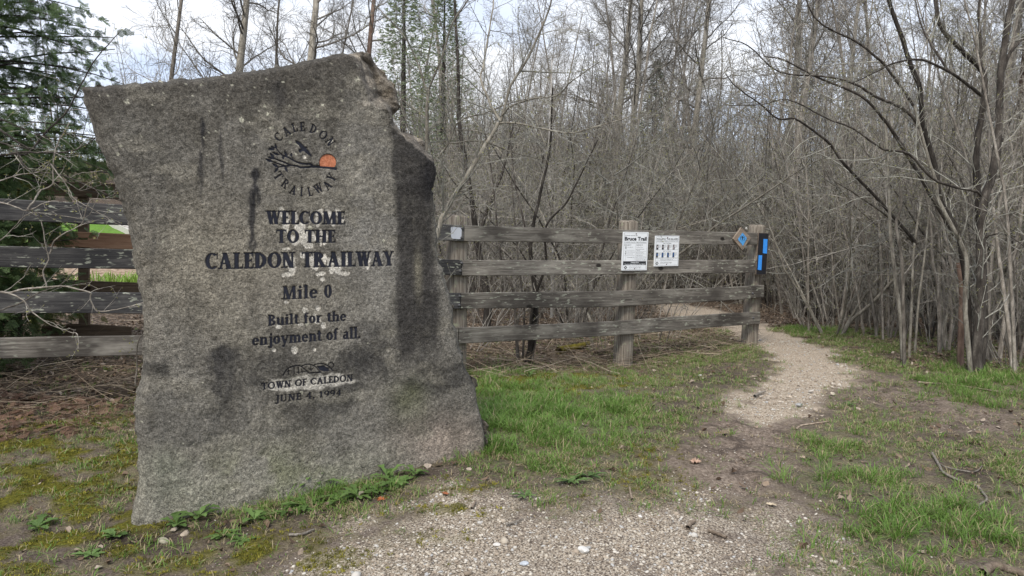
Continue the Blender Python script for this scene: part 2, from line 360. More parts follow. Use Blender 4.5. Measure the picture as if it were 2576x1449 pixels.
def tube(b, pts, r, k=4):
    pts = np.asarray(pts, float); r = np.broadcast_to(r, (len(pts),)); t = np.gradient(pts, axis=0); t /= np.linalg.norm(t, axis=1)[:, None] + 1e-9
    ref = np.array([0.31, .87, .2]) if abs(t[0] @ [0.31, .87, .2]) < .8 else np.array([1., 0, 0])
    u = np.cross(t, ref); u /= np.linalg.norm(u, axis=1)[:, None] + 1e-9; v = np.cross(t, u)
    a = np.arange(k) * 2 * np.pi / k
    ring = pts[:, None] + r[:, None, None] * (np.cos(a)[None, :, None] * u[:, None] + np.sin(a)[None, :, None] * v[:, None])
    m = len(pts); i = np.arange(m - 1)[:, None] * k; j = np.arange(k)[None]; j2 = (j + 1) % k
    b.add(ring.reshape(-1, 3), np.stack([i + j, i + j2, i + k + j2, i + k + j], -1).reshape(-1, 4))
def smooth_line(pts, per=4):
    pts = np.asarray(pts, float); 
    if len(pts) < 3: 
        t = np.linspace(0, 1, per + 1)[:, None]; return pts[0] * (1 - t) + pts[-1] * t
    p = np.concatenate([[2 * pts[0] - pts[1]], pts, [2 * pts[-1] - pts[-2]]]); out = []
    for i in range(1, len(p) - 2):
        for k in range(per):
            t = k / per; a, b_, c, d = p[i - 1], p[i], p[i + 1], p[i + 2]
            out.append(.5 * (2 * b_ + (c - a) * t + (2 * a - 5 * b_ + 4 * c - d) * t * t + (3 * b_ - a - 3 * c + d) * t ** 3))
    out.append(pts[-1]); return np.array(out)

# ---------------------------------------------------------------- ground: one sheet, split where path and gravel begin
def axis(lo, hi, step, far, ratio=1.14):
    a = list(np.arange(lo, hi + 1e-6, step)); s = step; x = a[0]
    L = []
    while x > -far: s *= ratio; x -= s; L.append(x)
    s = step; x = a[-1]; Rr = []
    while x < far: s *= ratio; x += s; Rr.append(x)
    return np.array(L[::-1] + a + Rr)
gx = axis(-4.6, 6.4, .032, 260); gy = axis(1.9, 10.5, .032, 260)
GX, GY = np.meshgrid(gx, gy, indexing='xy'); mk = masks(GX.ravel(), GY.ravel())
gz = terr(GX, GY).ravel()
gz = gz + mk['mud'] * (.055 * (fbm(GX.ravel() * 14, GY.ravel() * 14, 3, 30) - .5) + .05 * (fbm(GX.ravel() * 4, GY.ravel() * 4, 2, 33) - .5)) - .015 * mk['path'] + .02 * mk['moss'] * fbm(GX.ravel() * 20, GY.ravel() * 20, 2, 31)
gz = gz + np.maximum(mk['litter'], mk['dirt']) * .03 * (fbm(GX.ravel() * 16, GY.ravel() * 16, 3, 37) - .5)
GV = np.stack([GX.ravel(), GY.ravel(), gz], -1)
ny, nx = GX.shape; I = np.arange(ny * nx).reshape(ny, nx)
GQ = np.stack([I[:-1, :-1], I[:-1, 1:], I[1:, 1:], I[1:, :-1]], -1).reshape(-1, 4)
def fm(k): return mk[k][GQ].mean(1)
sel = np.where(fm('path') > .5, 1, np.where(fm('grav') > .5, 2, np.where((fm('lawn') > .5), 3, np.where(fm('mulch') > .5, 4, np.where(fm('mud') > .55, 5, 0)))))
AT = {k: mk[k] for k in ('path', 'mud', 'grav', 'lawn', 'mulch', 'litter', 'moss', 'dirt', 'grass')}
for k, nm in enumerate(['ground', 'gravel_path', 'gravel_verge', 'lawn', 'mulch_bed', 'mud_patch']):
    q = GQ[sel == k]; u, inv = np.unique(q, return_inverse=True)
    me = mesh_np(nm, GV[u], [(4, inv.reshape(-1, 4))], [MG], True, {a: v[u] for a, v in AT.items()})
    obj(nm, me, kind='structure')

# ---------------------------------------------------------------- stone monument
SA = ground(335, 1330); SD = P(335, 1330, 3.39); SA = np.array([SD[0], SD[1], 0.0])
STH = math.atan(.50); se = np.array([math.cos(STH), math.sin(STH), 0]); sn = np.array([math.sin(STH), -math.cos(STH), 0])
def suv(x, y):
    """pixel -> (u, v) on the stone's face plane"""
    x = np.asarray(x, float); y = np.asarray(y, float)
    D = F_ + ((x - CX) / FOC)[..., None] * R_ - ((y - CY) / FOC)[..., None] * U_
    t = ((SA - CAM) @ sn) / (D @ sn); p = CAM + t[..., None] * D
    return np.stack([(p - SA) @ se, p[..., 2] - SA[2]], -1)
stone = empty('stone_monument', tuple(SA), STH, 'tall rough grey stone slab engraved with a trailway welcome, stained dark on its right side', 'monument')
Tt = [(205, 210), (300, 205), (420, 196), (500, 190), (580, 181), (640, 172), (700, 163), (760, 151), (800, 145), (850, 131), (880, 127), (925, 119), (945, 122)]
Rr = [(945, 122), (975, 155), (990, 170), (1003, 195), (1012, 215), (1020, 238), (1026, 262), (1008, 282), (1010, 300), (1030, 318), (1050, 325), (1078, 345), (1088, 365), (1102, 395), (1106, 430), (1105, 500), (1110, 600), (1122, 690), (1135, 740), (1150, 800), (1165, 870), (1176, 922), (1200, 950), (1210, 1000), (1222, 1060), (1235, 1110), (1226, 1145), (1226, 1215)]
Bb = [(322, 1390), (440, 1385), (700, 1310), (1000, 1255), (1226, 1215)]
Ll = [(205, 210), (212, 240), (222, 280), (235, 330), (250, 370), (265, 400), (285, 440), (290, 470), (302, 490), (308, 530), (325, 560), (330, 600), (337, 640), (350, 700), (358, 760), (363, 830), (360, 900), (352, 980), (338, 1020), (342, 1100), (350, 1150), (347, 1200), (345, 1260), (328, 1335), (322, 1390)]
def curve(pts, n):
    p = np.array(pts, float); s = np.concatenate([[0], np.cumsum(np.linalg.norm(np.diff(p, axis=0), axis=1))]); t = np.linspace(0, s[-1], n)
    return np.stack([np.interp(t, s, p[:, 0]), np.interp(t, s, p[:, 1])], -1)
NS, NT = 500, 560
def dense(n, lo, hi, k=2.4):
    x = np.linspace(0, 1, 2000); w_ = np.cumsum(1 + (k - 1) * sstep(lo - .05, lo, x) * sstep(hi + .05, hi, x)); w_ = (w_ - w_[0]) / (w_[-1] - w_[0]); return np.interp(np.linspace(0, 1, n), w_, x)
def jag(c, amp, seed):                       # chipped outline
    i = np.arange(len(c)); n = (fbm(i * .12, i * 0 + seed, 4, seed) - .5) * 2; e = sstep(0, 8, i) * sstep(0, 8, len(c) - 1 - i)
    t = np.gradient(c, axis=0); nn = np.stack([t[:, 1], -t[:, 0]], -1); nn /= np.linalg.norm(nn, axis=1)[:, None]
    return c + nn * (n * amp * e)[:, None]
cT = jag(curve(Tt, 320), 3.5, 3); cB = curve(Bb, 320); cL = jag(curve(Ll, 360), 8, 5); cR = jag(curve(Rr, 360), 10, 7)
s1_ = dense(NS, .22, .82); t1_ = dense(NT, .13, .74); s = s1_[None, :, None]; t = t1_[:, None, None]
cT, cB = [np.stack([np.interp(s1_, np.linspace(0, 1, 320), c[:, a]) for a in (0, 1)], -1) for c in (cT, cB)]; cL, cR = [np.stack([np.interp(t1_, np.linspace(0, 1, 360), c[:, a]) for a in (0, 1)], -1) for c in (cL, cR)]
PX = (1 - t) * cT[None] + t * cB[None] + (1 - s) * cL[:, None] + s * cR[:, None] - ((1 - s) * (1 - t) * cT[0] + s * (1 - t) * cT[-1] + (1 - s) * t * cB[0] + s * t * cB[-1])
px, py = PX[..., 0], PX[..., 1]; UV = suv(px, py); u, v = UV[..., 0], UV[..., 1]
def face_off(u, v, px, py):                  # low relief of the face, metres towards the viewer
    calm = 1 - .45 * np.exp(-(((px - 760) / 260) ** 4 + ((py - 700) / 380) ** 4))
    f = .028 * (fbm(u * 2.2 + 5, v * 2.2 + 5, 3, 50) - .5) + .016 * (fbm(u * 9 + v * 3, v * 9 - u * 5, 3, 52) - .5) * calm
    rd = 1 - np.abs(2 * fbm((u + v * .8) * 5, (v - u * .5) * 16, 3, 56) - 1)
    return (f + .004 * (rd - .7) * calm + .0035 * (fbm(u * 26, v * 30, 3, 58) - .5))
off = face_off(u, v, px, py)
# distance from outline in metres
ou = np.concatenate([suv(c[:, 0], c[:, 1]) for c in (cT, cR, cB[::-1], cL[::-1])])[::10]
dist = np.full(u.shape, 9.)
dist = np.abs(poly_dist(u, v, ou))
edge = .05 * np.clip(1 - dist / .035, 0, 1) ** 2 + .012 * np.clip(1 - dist / .08, 0, 1)
off = off - edge * (.5 + fbm(u * 12, v * 12, 3, 61))
# broken shoulder on the upper right
inner = np.array([(870, 128), (905, 190), (930, 260), (975, 285), (992, 330), (1020, 360), (1060, 385), (1090, 400), (1108, 430)], float)
shoulder = [tuple(p) for p in inner] + [(1140, 430), (1110, 360), (1050, 250), (1000, 120), (900, 90)]
sdst = poly_dist(px + 22 * (fbm(u * 16, v * 16, 3, 71) - .5), py + 22 * (fbm(u * 16, v * 16, 3, 73) - .5), shoulder)
br = np.clip(sdst / 60, 0, 1.5)
off = off - .16 * br + br ** .5 * .06 * (fbm(u * 14, v * 14, 4, 75) - .5) - (sdst > 0) * .012 * (np.floor(fbm(u * 7, v * 9, 2, 77) * 7) / 7 - .5)
lefte = np.clip(1 - (px - (np.interp(py, [p[1] for p in Ll], [p[0] for p in Ll]))) / 16, 0, 1) * sstep(420, 560, py) * sstep(800, 700, py)
off = off - .03 * lefte * fbm(u * 30, v * 22, 3, 79) * 1.5
# colour as painted by weather: low frequency tint and stains (all marks have shapes of their own)
n1 = fbm(u * 7, v * 7, 4, 81); n2 = fbm(u * 2.3, v * 2.3, 3, 83); n3 = fbm(u * 22, v * 5, 4, 85)
tint = np.ones(u.shape + (3,)) * np.array([.166, .157, .138]); tint *= (.70 + .66 * n2)[..., None]
def wash(mask, col, k=1.0):
    global tint
    mm = np.clip(mask, 0, 1)[..., None] * k; tint = tint * (1 - mm) + np.array(col) * mm
wash(np.exp(-(((px - 520) / 190) ** 2 + ((py - 680) / 170) ** 2)) * (.4 + n1), (.30, .27, .21), .65)
wash(np.exp(-(((px - 780) / 220) ** 2 + ((py - 760) / 160) ** 2)) * (.4 + n1), (.25, .23, .19), .6)
wash(np.exp(-(((px - 930) / 80) ** 2 + ((py - 620) / 220) ** 2)) * (.4 + n1), (.27, .26, .235), .8)
wash(sstep(1080, 1230, py + 60 * (n1 - .5)), (.33, .315, .26), .75)
wash(np.exp(-(((px - 1120) / 110) ** 2 + ((py - 1120) / 70) ** 2)) * (.5 + n1), (.36, .30, .25), .9)
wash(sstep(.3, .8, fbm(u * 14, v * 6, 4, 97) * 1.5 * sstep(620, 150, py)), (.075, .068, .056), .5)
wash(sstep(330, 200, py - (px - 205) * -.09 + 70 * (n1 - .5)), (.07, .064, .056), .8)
wash(sstep(.5, .66, n1 + .12 * (n3 - .5)) * sstep(760, 900, py) * sstep(1120, 1000, py), (.055, .053, .050), .7)
wash(sstep(.48, .7, fbm(u * 11, v * 4, 4, 181)) * .6, (.085, .078, .065), .6)
wash(sstep(.55, .72, fbm(u * 5 + 3, v * 9, 4, 183)) * .7, (.29, .27, .22), .5)
def streak(x, y0, y1, w_, k, col=(.026, .026, .03)):
    xx = x + 12 * (fbm(py * .02, py * 0 + x, 2, 90) - .5); ww = w_ * (.35 + 1.3 * vnoise(py * .045, py * 0 + x, 91)) * (.3 + .7 * sstep(y0 - 10, y0 + 45, py)) * (.45 + .55 * sstep(y1 + 50, y1 - 70, py))
    wash(sstep(.15, .95, np.exp(-((px - xx) / ww) ** 2) * sstep(y0 - 12, y0 + 25, py) * sstep(y1 + 50, y1 - 40, py) * (.25 + 1.35 * fbm(u * 60, v * 14, 3, 92))), col, k)
for a in [(510, 290, 370, 9, .9), (503, 370, 500, 8, .7), (557, 320, 450, 6, .6), (640, 415, 520, 15, .9), (638, 450, 650, 12, .85), (376, 425, 450, 7, .9), (385, 480, 700, 8, .3), (720, 640, 700, 10, .2),
          (705, 800, 960, 60, .45), (560, 860, 1010, 45, .5), (1000, 200, 330, 30, .5), (700, 200, 300, 30, .45), (920, 800, 950, 60, .45)]: streak(*a)
band = sstep(-10, 18, px - (985 + .0 * py + 10 * (n1 - .5) + np.interp(py, [300, 420, 650, 900], [-8, 0, 10, 0]))) * sstep(1095, 1050, px - np.interp(py, [300, 700, 1000], [0, 30, 40])) * sstep(250, 350, py) * sstep(1010, 780, py + 70 * (n1 - .5))
wash(sstep(.12, .95, band * (.55 + .9 * fbm(u * 40, v * 12, 4, 94))), (.034, .032, .032), .85)
wash(np.exp(-(((px - 1085) / 28) ** 2 + ((py - 440) / 75) ** 2)) * 1.2, (.022, .021, .023), .9)
wash(np.exp(-(((px - 1052) / 9) ** 2 + ((py - 690) / 55) ** 2)) * (.3 + n1), (.26, .24, .18), .8)
wash(np.exp(-(((px - 1030) / 42) ** 2 + ((py - 1010) / 45) ** 2)) * (.4 + n1), (.10, .11, .05), .75)
wash(np.exp(-(((px - 690) / 160) ** 2 + ((py - 1190) / 60) ** 2)) * sstep(.4, .6, n1), (.16, .17, .09), .6)
wash(np.exp(-(((px - 420) / 60) ** 2 + ((py - 1200) / 60) ** 2)) * n1, (.15, .17, .12), .8)
wash(sstep(-2, 6, sdst) * (.35 + .9 * fbm(u * 25, v * 25, 3, 95)), (.21, .185, .155), .8)
wash(sstep(10, 26, sdst) * sstep(.5, .66, fbm(u * 18, v * 18, 3, 96)), (.40, .35, .28), .8)
wash(np.exp(-(((px - 925) / 16) ** 2 + ((py - 270) / 16) ** 2)) * 1.4 * sstep(.35, .5, n1), (.42, .38, .32), .9)
# lichen spots and fresh chips between the letters
lr = np.random.default_rng(3); chip = np.zeros(u.shape)
for k in range(130):
    cx_, cy_ = lr.uniform(230, 1080), lr.uniform(150, 1250)
    if k < 90: cy_ = lr.uniform(150, 420)
    if cx_ > 970 and cy_ > 300: continue
    rr = lr.uniform(1.2, 3.6) * (1.6 if lr.random() < .1 else 1); asp = lr.uniform(.7, 1.6)
    m_ = ((px - cx_) ** 2 + ((py - cy_) * asp) ** 2) < (rr * (.6 + .9 * vnoise(px * .3, py * .3, k))) ** 2
    tint[m_] = np.array([.42, .41, .33]) * lr.uniform(.8, 1.15)
for cx_, cy_, rx_, ry_ in [(775, 598, 18, 24), (757, 572, 14, 16), (740, 605, 12, 12), (720, 555, 9, 22), (742, 548, 7, 14), (803, 535, 10, 10), (800, 556, 8, 12), (825, 545, 9, 16), (838, 556, 5, 18), (708, 535, 6, 14), (848, 534, 10, 9), (782, 548, 5, 8), (858, 552, 7, 7), (806, 594, 7, 18), (818, 600, 6, 14),
                           (735, 668, 9, 20), (718, 650, 8, 14), (720, 690, 10, 7), (790, 660, 12, 22), (800, 645, 8, 16), (815, 650, 7, 14), (835, 662, 10, 20), (850, 668, 8, 24), (870, 655, 7, 14), (805, 688, 12, 6), (868, 687, 10, 6), (765, 640, 10, 8), (812, 702, 7, 6), (925, 660, 6, 14), (722, 625, 10, 4),
                           (720, 760, 6, 5), (768, 779, 8, 8), (800, 775, 6, 7), (795, 800, 10, 14), (700, 822, 7, 5), (815, 818, 6, 8), (755, 815, 8, 4), (688, 879, 6, 5), (740, 880, 8, 9), (790, 878, 4, 4), (830, 355, 6, 8), (765, 395, 5, 5)]:
    dd = ((px - cx_) / rx_) ** 2 + ((py - cy_) / ry_) ** 2; chip = np.maximum(chip, sstep(1.25, 1.0, dd + 1.1 * (2.2 * (fbm(u * 40, v * 40, 3, 99) - .5))))
chip = np.maximum(chip, .8 * sstep(1.1, .6, ((px - 775) / 130) ** 2 + ((py - 962 + (px - 775) * .1) / 20) ** 2 + 1.4 * (fbm(u * 30, v * 30, 3, 98) - .5)))
tint = tint * (1 - .75 * chip[..., None]) + np.array([.66, .63, .56]) * .75 * chip[..., None]
off = off - .003 * chip
# ---- engraved lettering: serif glyphs drawn as strokes
def glyph(ch, T, N):
    P_ = []; S = T / 2 + .075; sh = N * .75
    def bar(x0, y0, x1, y1): P_.append([(x0, y0), (x1, y0), (x1, y1), (x0, y1)])
    def sl(xa, ya, xb, yb, w_): P_.append([(xa - w_ / 2, ya), (xa + w_ / 2, ya), (xb + w_ / 2, yb), (xb - w_ / 2, yb)])
    def sf(x, y, w_=None):
        w_ = w_ or S * 2; bar(x - w_ / 2, y if y < .5 else y - sh, x + w_ / 2, y + sh if y < .5 else y)
    def stem(x, y0=0, y1=1, w_=None, s0=True, s1=True):
        bar(x - (w_ or T) / 2, y0, x + (w_ or T) / 2, y1)
        if s0: bar(x - S, y0, x + S, y0 + sh)
        if s1: bar(x - S, y1 - sh, x + S, y1)
    def ring(cx, cy, rx, ry, a0=0, a1=360, T_=None, N_=None, k=16):
        T_ = T_ or T; N_ = N_ or N; aa = np.radians(np.linspace(a0, a1, max(3, int(k * abs(a1 - a0) / 360) + 1)))
        o = [(cx + rx * math.cos(a), cy + ry * math.sin(a)) for a in aa]; i_ = [(cx + (rx - T_) * math.cos(a), cy + (ry - N_) * math.sin(a)) for a in aa]
        for j in range(len(aa) - 1): P_.append([o[j], o[j + 1], i_[j + 1], i_[j]])
    def tick(x, y, dx, dy, w_=.1): P_.append([(x, y), (x, y + dy), (x - dx, y)] if False else [(x, y), (x, y + dy), (x - dx * .3, y + dy), (x - dx, y)])
    X = .70; W = .7
    if ch == 'I': stem(S); W = 2 * S
    elif ch in 'LEF':
        stem(S, s1=ch == 'L'); e = S + .40
        if ch != 'F': bar(S, 0, e, N); tick(e, 0, .07, .27)
        if ch != 'L': bar(S - S, 1 - N, e - .03, 1); tick(e - .03, 1, .07, -.25); bar(S, .5 - N / 2, e - .12, .5 + N / 2); tick(e - .12, .5, .03, .12); tick(e - .12, .5, .03, -.12)
        W = e
    elif ch == 'T': c_ = .36; stem(c_, s1=False); bar(0, 1 - N, 2 * c_, 1); tick(2 * c_, 1, .07, -.25); tick(0, 1, -.07, -.25); W = 2 * c_
    elif ch == 'H': stem(S); stem(S + .52); bar(S, .5 - N / 2, S + .52, .5 + N / 2); W = 2 * S + .52
    elif ch == 'N': stem(.14, w_=N * 1.3); bar(.66 - N * .65, 0, .66 + N * .65, 1); sf(.66, 1, 2 * S); sl(.16, 1, .62, 0, T * 1.15); W = .66 + S
    elif ch == 'M': sl(.14, 0, .18, 1, N * 1.3); sf(.14, 0); sl(.2, 1, .48, 0, T * 1.1); sl(.48, 0, .80, 1, N * 1.2); sl(.84, 1, .86, 0, T); sf(.86, 0); sf(.14, 1, .2); sf(.85, 1, .2); W = .86 + S
    elif ch == 'W': sl(.16, 1, .36, 0, T); sl(.36, 0, .52, 1, N * 1.2); sl(.52, 1, .72, 0, T); sl(.72, 0, .92, 1, N * 1.2); sf(.14, 1); sf(.52, 1); sf(.93, 1, .22); W = 1.04
    elif ch == 'A': sl(.12, 0, .38, 1, N * 1.2); sl(.37, 1, .66, 0, T * 1.05); bar(.2, .3, .56, .3 + N); sf(.12, 0, .26); sf(.66, 0); W = .66 + S
    elif ch == 'Y': stem(.38, 0, .5, s1=False); sl(.38, .42, .14, 1, T); sl(.40, .45, .64, 1, N * 1.2); sf(.14, 1); sf(.64, 1, .22); W = .76
    elif ch in 'BR':
        stem(S); ring(S + .04, .76, .42, .24, -90, 90)
        if ch == 'B': ring(S + .04, .27, .46, .27, -90, 90); W = S + .52
        else: sl(S + .2, .54, S + .50, 0, T); sf(S + .50, 0); W = S * 2 + .52
    elif ch == 'D': stem(S); ring(S - .02, .5, .60, .5, -90, 90); W = S + .6
    elif ch == 'C': ring(.42, .5, .42, .5, 48, 312); tick(.74, .87, .05, -.25); tick(.74, .87, .05, .12); W = .74
    elif ch in 'Oo0':
        h = X if ch == 'o' else 1; rx = {'O': .44, 'o': .31, '0': .28}[ch]; ring(rx, h / 2, rx, h / 2 + .01); W = 2 * rx
    elif ch == 'U': stem(S, .3, 1, s0=False); bar(.62 - N * .6, .3, .62 + N * .6, 1); sf(.62, 1); ring(S - T / 2 + .3, .31, .3, .31, 180, 360, T * .8); W = .62 + S
    elif ch == 'J': stem(.26, -.1, 1, s0=False); ring(.12, -.1, .19, .16, 180, 360, T * .6); W = .26 + S
    elif ch in 'il':
        top = X if ch == 'i' else 1.05; stem(S, 0, top, s1=False); P_.append([(S - T / 2, top - .02), (S - T / 2 - .09, top - .07), (S - T / 2 - .09, top - .11), (S - T / 2, top - .13)]); W = 2 * S
        if ch == 'i': ring(S, .9, .095, .095, 0, 360, .094, .094, 10)
    elif ch == 'j': stem(.24, -.18, X, s0=False, s1=False); ring(.14, -.18, .20, .16, 190, 360, T * .8); ring(.24, .9, .095, .095, 0, 360, .094, .094, 10); bar(.05, X - sh, .24, X); W = .24 + T / 2 + .04
    elif ch == 't': stem(.2, .1, .92, s0=False, s1=False); ring(.2 - T / 2 + .2, .14, .2, .14, 180, 330, T * .8); bar(.02, X - N, .42, X); W = .42
    elif ch == 'f': stem(.2, 0, .85, s1=False); ring(.2 - T / 2 + .2, .83, .2, .22, 30, 180, T * .8); bar(.02, X - N, .42, X); W = .44
    elif ch == 'r': stem(S, 0, X, s1=False); ring(S + .22, X - .18, .2, .18, 40, 170, T * .7); bar(S - .16, X - sh, S, X); W = S + .38
    elif ch in 'nhm':
        stem(S, 0, 1.05 if ch == 'h' else X, s1=False); bar(S - .16, (1.05 if ch == 'h' else X) - sh, S, 1.05 if ch == 'h' else X)
        for q in range(2 if ch == 'm' else 1):
            x_ = S + .38 * (q + 1); stem(x_, 0, X - .2, s1=False); ring(x_ + T / 2 - .22, X - .22, .22, .22, 0, 150, T * .95)
        W = S + .38 * (2 if ch == 'm' else 1) + S
    elif ch == 'u': stem(S, .2, X, s0=False, s1=False); bar(S - .16, X - sh, S, X); ring(S - T / 2 + .22, .22, .22, .22, 180, 320, T * .95); stem(S + .38, 0, X, s0=False, s1=False); bar(S + .22, X - sh, S + .38, X); bar(S + .38, 0, S + .38 + S, sh); W = S * 2 + .38
    elif ch == 'e': ring(.3, X / 2, .3, X / 2, 0, 318); bar(.08, X * .5, .56, X * .5 + N); W = .59
    elif ch == 'a': stem(.42, .0, X - .18, s1=False); ring(.42 + T / 2 - .22, X - .19, .22, .19, 0, 160, T * .9); ring(.22, .2, .21, .2, 60, 330, T * .9); bar(.2, .36, .42, .36 + N); W = .42 + S
    elif ch == 'y': sl(.14, X, .36, 0, T); sl(.62, X, .28, -.3, N * 1.2); sf(.14, X, .3) if False else bar(0, X - sh, .3, X); bar(.5, X - sh, .7, X); ring(.22, -.24, .1, .08, 0, 360, .09, .07, 8); W = .7
    elif ch == '1': stem(.22, s1=False); P_.append([(.22 - T / 2, .98), (.02, .84), (.02, .78), (.22 - T / 2, .86)]); W = .44
    elif ch == '4': stem(.42, s1=False); bar(.02, .28, .62, .28 + N); sl(.06, .3, .40, 1, N * 1.1); W = .64
    elif ch == '9': ring(.3, .68, .3, .33); ring(.2, .55, .40, .56, 285, 370, T * .8); W = .6
    elif ch == '.': ring(.1, .08, .1, .1, 0, 360, .099, .099, 10); W = .2
    elif ch == ',': ring(.1, .08, .1, .1, 0, 360, .099, .099, 10); P_.append([(.2, .08), (.06, -.2), (.02, -.17), (.1, .05)]); W = .2
    else: W = .34
    return P_, W
def s_off(uv):
    x = np.asarray(uv, float); p = SA + x[..., :1] * se; p = p.copy(); p[..., 2] = SA[2] + x[..., 1]
    a, b_, _ = proj(p); return face_off(x[..., 0], x[..., 1], a, b_)
CARVE = []
def stone_polys(name, polys, parent, mat=None, lift=-.0042):
    CARVE.append((polys, .0065))
    b = B()
    for k, pl in enumerate(polys):
        pl = np.array(pl, float); o = s_off(pl) + lift + .00006 * (k % 8); n = len(pl)
        fv = np.stack([pl[:, 0], -o, pl[:, 1]], -1); c0 = fv.mean(0)
        t_ = [[n, (i + 1) % n, i] for i in range(n)] if n > 4 else None
        ar = np.sum(pl[:, 0] * np.roll(pl[:, 1], -1) - pl[:, 1] * np.roll(pl[:, 0], -1))
        if n == 4: b.add(fv, [[3, 2, 1, 0]] if ar < 0 else [[0, 1, 2, 3]])
        elif n == 3: b.add(fv, None, [[2, 1, 0]] if ar < 0 else [[0, 1, 2]])
        else: b.add(np.concatenate([fv, [c0]]), None, t_ if ar < 0 else [[c_, b__, a_] for a_, b__, c_ in t_])
    return obj(name, b.mesh(name, [mat or M_PAINTK]), parent)
def inscribe(text, xl, xr, bl, br_, tl, tr, T, N, sp=.09):
    """text line between pixel baseline ends and cap tops"""
    Bl, Br, Tl, Tr = [suv(*q) for q in ((xl, bl), (xr, br_), (xl, tl), (xr, tr))]
    gl = []; x = 0
    for ch in text:
        p_, w_ = glyph(ch, T, N)
        gl.append((x, p_)); x += w_ + sp
    W = x - sp; par = obj('inscription', None, stone)
    for x0, p_ in gl:
        if not p_: continue
        out = []
        for pl in p_:
            q = []
            for a, c_ in pl:
                f = (a + x0) / W; q.append(Bl * (1 - f) + Br * f + c_ * ((Tl - Bl) * (1 - f) + (Tr - Br) * f))
            out.append(q)
        stone_polys('letter', out, par)
inscribe('WELCOME', 670.2, 868.5, 563.6, 564.4, 530.4, 532.5, .24, .075, .04)
inscribe('TO THE', 696.6, 844.1, 610.8, 610.4, 578.3, 579.3, .24, .075, .06)
inscribe('CALEDON TRAILWAY', 516.7, 992.6, 677.9, 668.1, 636.8, 632.5, .25, .08, .045)
inscribe('Mile 0', 709.9, 835, 753.2, 748.7, 720.6, 716.5, .20, .07, .08)
inscribe('Built for the', 674, 870.9, 819.4, 807, 792.9, 783, .20, .07, .07)
inscribe('enjoyment of all.', 634.2, 905.8, 869.1, 850.5, 842, 823.3, .20, .07, .07)
inscribe('TOWN OF CALEDON', 658.4, 888.3, 981.1, 958.7, 964.6, 942.8, .15, .08, .10)
inscribe('JUNE 4, 1994', 694.3, 860.2, 1013, 994.6, 995.6, 981.1, .15, .06, .12)
def c1(x, y): return ((980 + x / 4.14) / 1.5652, (450 + y / 4.14) / 1.5652)
def c3(x, y): return ((900 + x / 3.293) / 1.5652, (1200 + y / 3.293) / 1.5652)
def arc_text(text, pos, up):
    par = obj('inscription', None, stone)
    for ch, (x, y) in zip(text, pos):
        dx, dy = x - 890, y - 735; L = math.hypot(dx, dy); o = np.array([dx, dy]) / L * up; r = np.array([-o[1], o[0]])
        p_, w_ = glyph(ch, .14, .055); h = 140; out = []
        for pl in p_:
            q = []
            for a, c_ in pl:
                X = np.array([x, y]) + r * (a - w_ / 2) * h * .95 + o * (c_ - .5) * h; q.append(suv(*c1(*X)))
            out.append(q)
        stone_polys('letter', out, par)
arc_text('CALEDON', [(478, 375), (612, 285), (740, 222), (868, 208), (1050, 245), (1208, 343), (1322, 452)], 1)
arc_text('TRAILWAY', [(482, 1008), (600, 1140), (728, 1235), (862, 1262), (1000, 1262), (1132, 1210), (1278, 1160), (1345, 1035)], -1)
emb = obj('emblem', None, stone)
def stroke_px(pts, w0, w1, f=c1):
    pts = smooth_line(np.array([list(p) + [0] for p in pts], float), 4)[:, :2]; t_ = np.gradient(pts, axis=0); nn = np.stack([t_[:, 1], -t_[:, 0]], -1); nn /= np.linalg.norm(nn, axis=1)[:, None]
    w_ = np.linspace(w0, w1, len(pts))[:, None] / 2; a = pts + nn * w_; b_ = pts - nn * w_
    return [[suv(*f(*a[i])), suv(*f(*a[i + 1])), suv(*f(*b_[i + 1])), suv(*f(*b_[i]))] for i in range(len(pts) - 1)]
def leaf_px(x0, y0, x1, y1, w_):
    a = np.array([x0, y0], float); b_ = np.array([x1, y1], float); n_ = np.array([-(b_ - a)[1], (b_ - a)[0]]) / np.linalg.norm(b_ - a) * w_
    return [[suv(*c1(*q)) for q in (a, a + (b_ - a) * .35 + n_, a + (b_ - a) * .7 + n_ * .7, b_, a + (b_ - a) * .7 - n_ * .7, a + (b_ - a) * .35 - n_)]]
bp = []
bp += stroke_px([(1425, 895), (1300, 872), (1150, 860), (1050, 850), (1000, 815), (900, 812), (820, 795), (740, 765), (640, 705), (540, 665), (470, 595), (430, 530)], 34, 8)
bp += stroke_px([(1060, 855), (1000, 860), (850, 872), (790, 850), (680, 830), (560, 780), (420, 730), (330, 700)], 28, 8)
bp += stroke_px([(680, 835), (560, 850), (480, 870), (430, 920)], 14, 8) + stroke_px([(640, 850), (540, 830), (380, 775), (270, 735)], 12, 10) + stroke_px([(740, 765), (700, 700), (690, 660)], 9, 5) + stroke_px([(630, 700), (610, 650), (590, 610)], 8, 5)
for a in [(450, 575, 425, 480, 18), (430, 560, 350, 525, 12), (410, 585, 305, 570, 12), (420, 580, 320, 548, 10), (490, 665, 380, 628, 17), (415, 720, 340, 632, 20), (410, 730, 300, 700, 15), (385, 775, 265, 735, 20), (560, 680, 560, 740, 17), (625, 700, 580, 598, 20), (690, 690, 690, 632, 17), (480, 865, 378, 805, 20), (480, 870, 415, 950, 20), (590, 850, 630, 950, 20)]: bp += leaf_px(*a)
stone_polys('branch', bp, emb)
bird = [(758, 432), (800, 445), (850, 480), (885, 515), (905, 540), (948, 540), (945, 553), (925, 560), (960, 590), (985, 625), (1028, 690), (1005, 688), (960, 655), (925, 628), (890, 600), (860, 605), (830, 632), (808, 600), (812, 580), (850, 570), (835, 545), (820, 515), (785, 485), (768, 470)]
stone_polys('bird', [[suv(*c1(*q)) for q in bird]], emb)
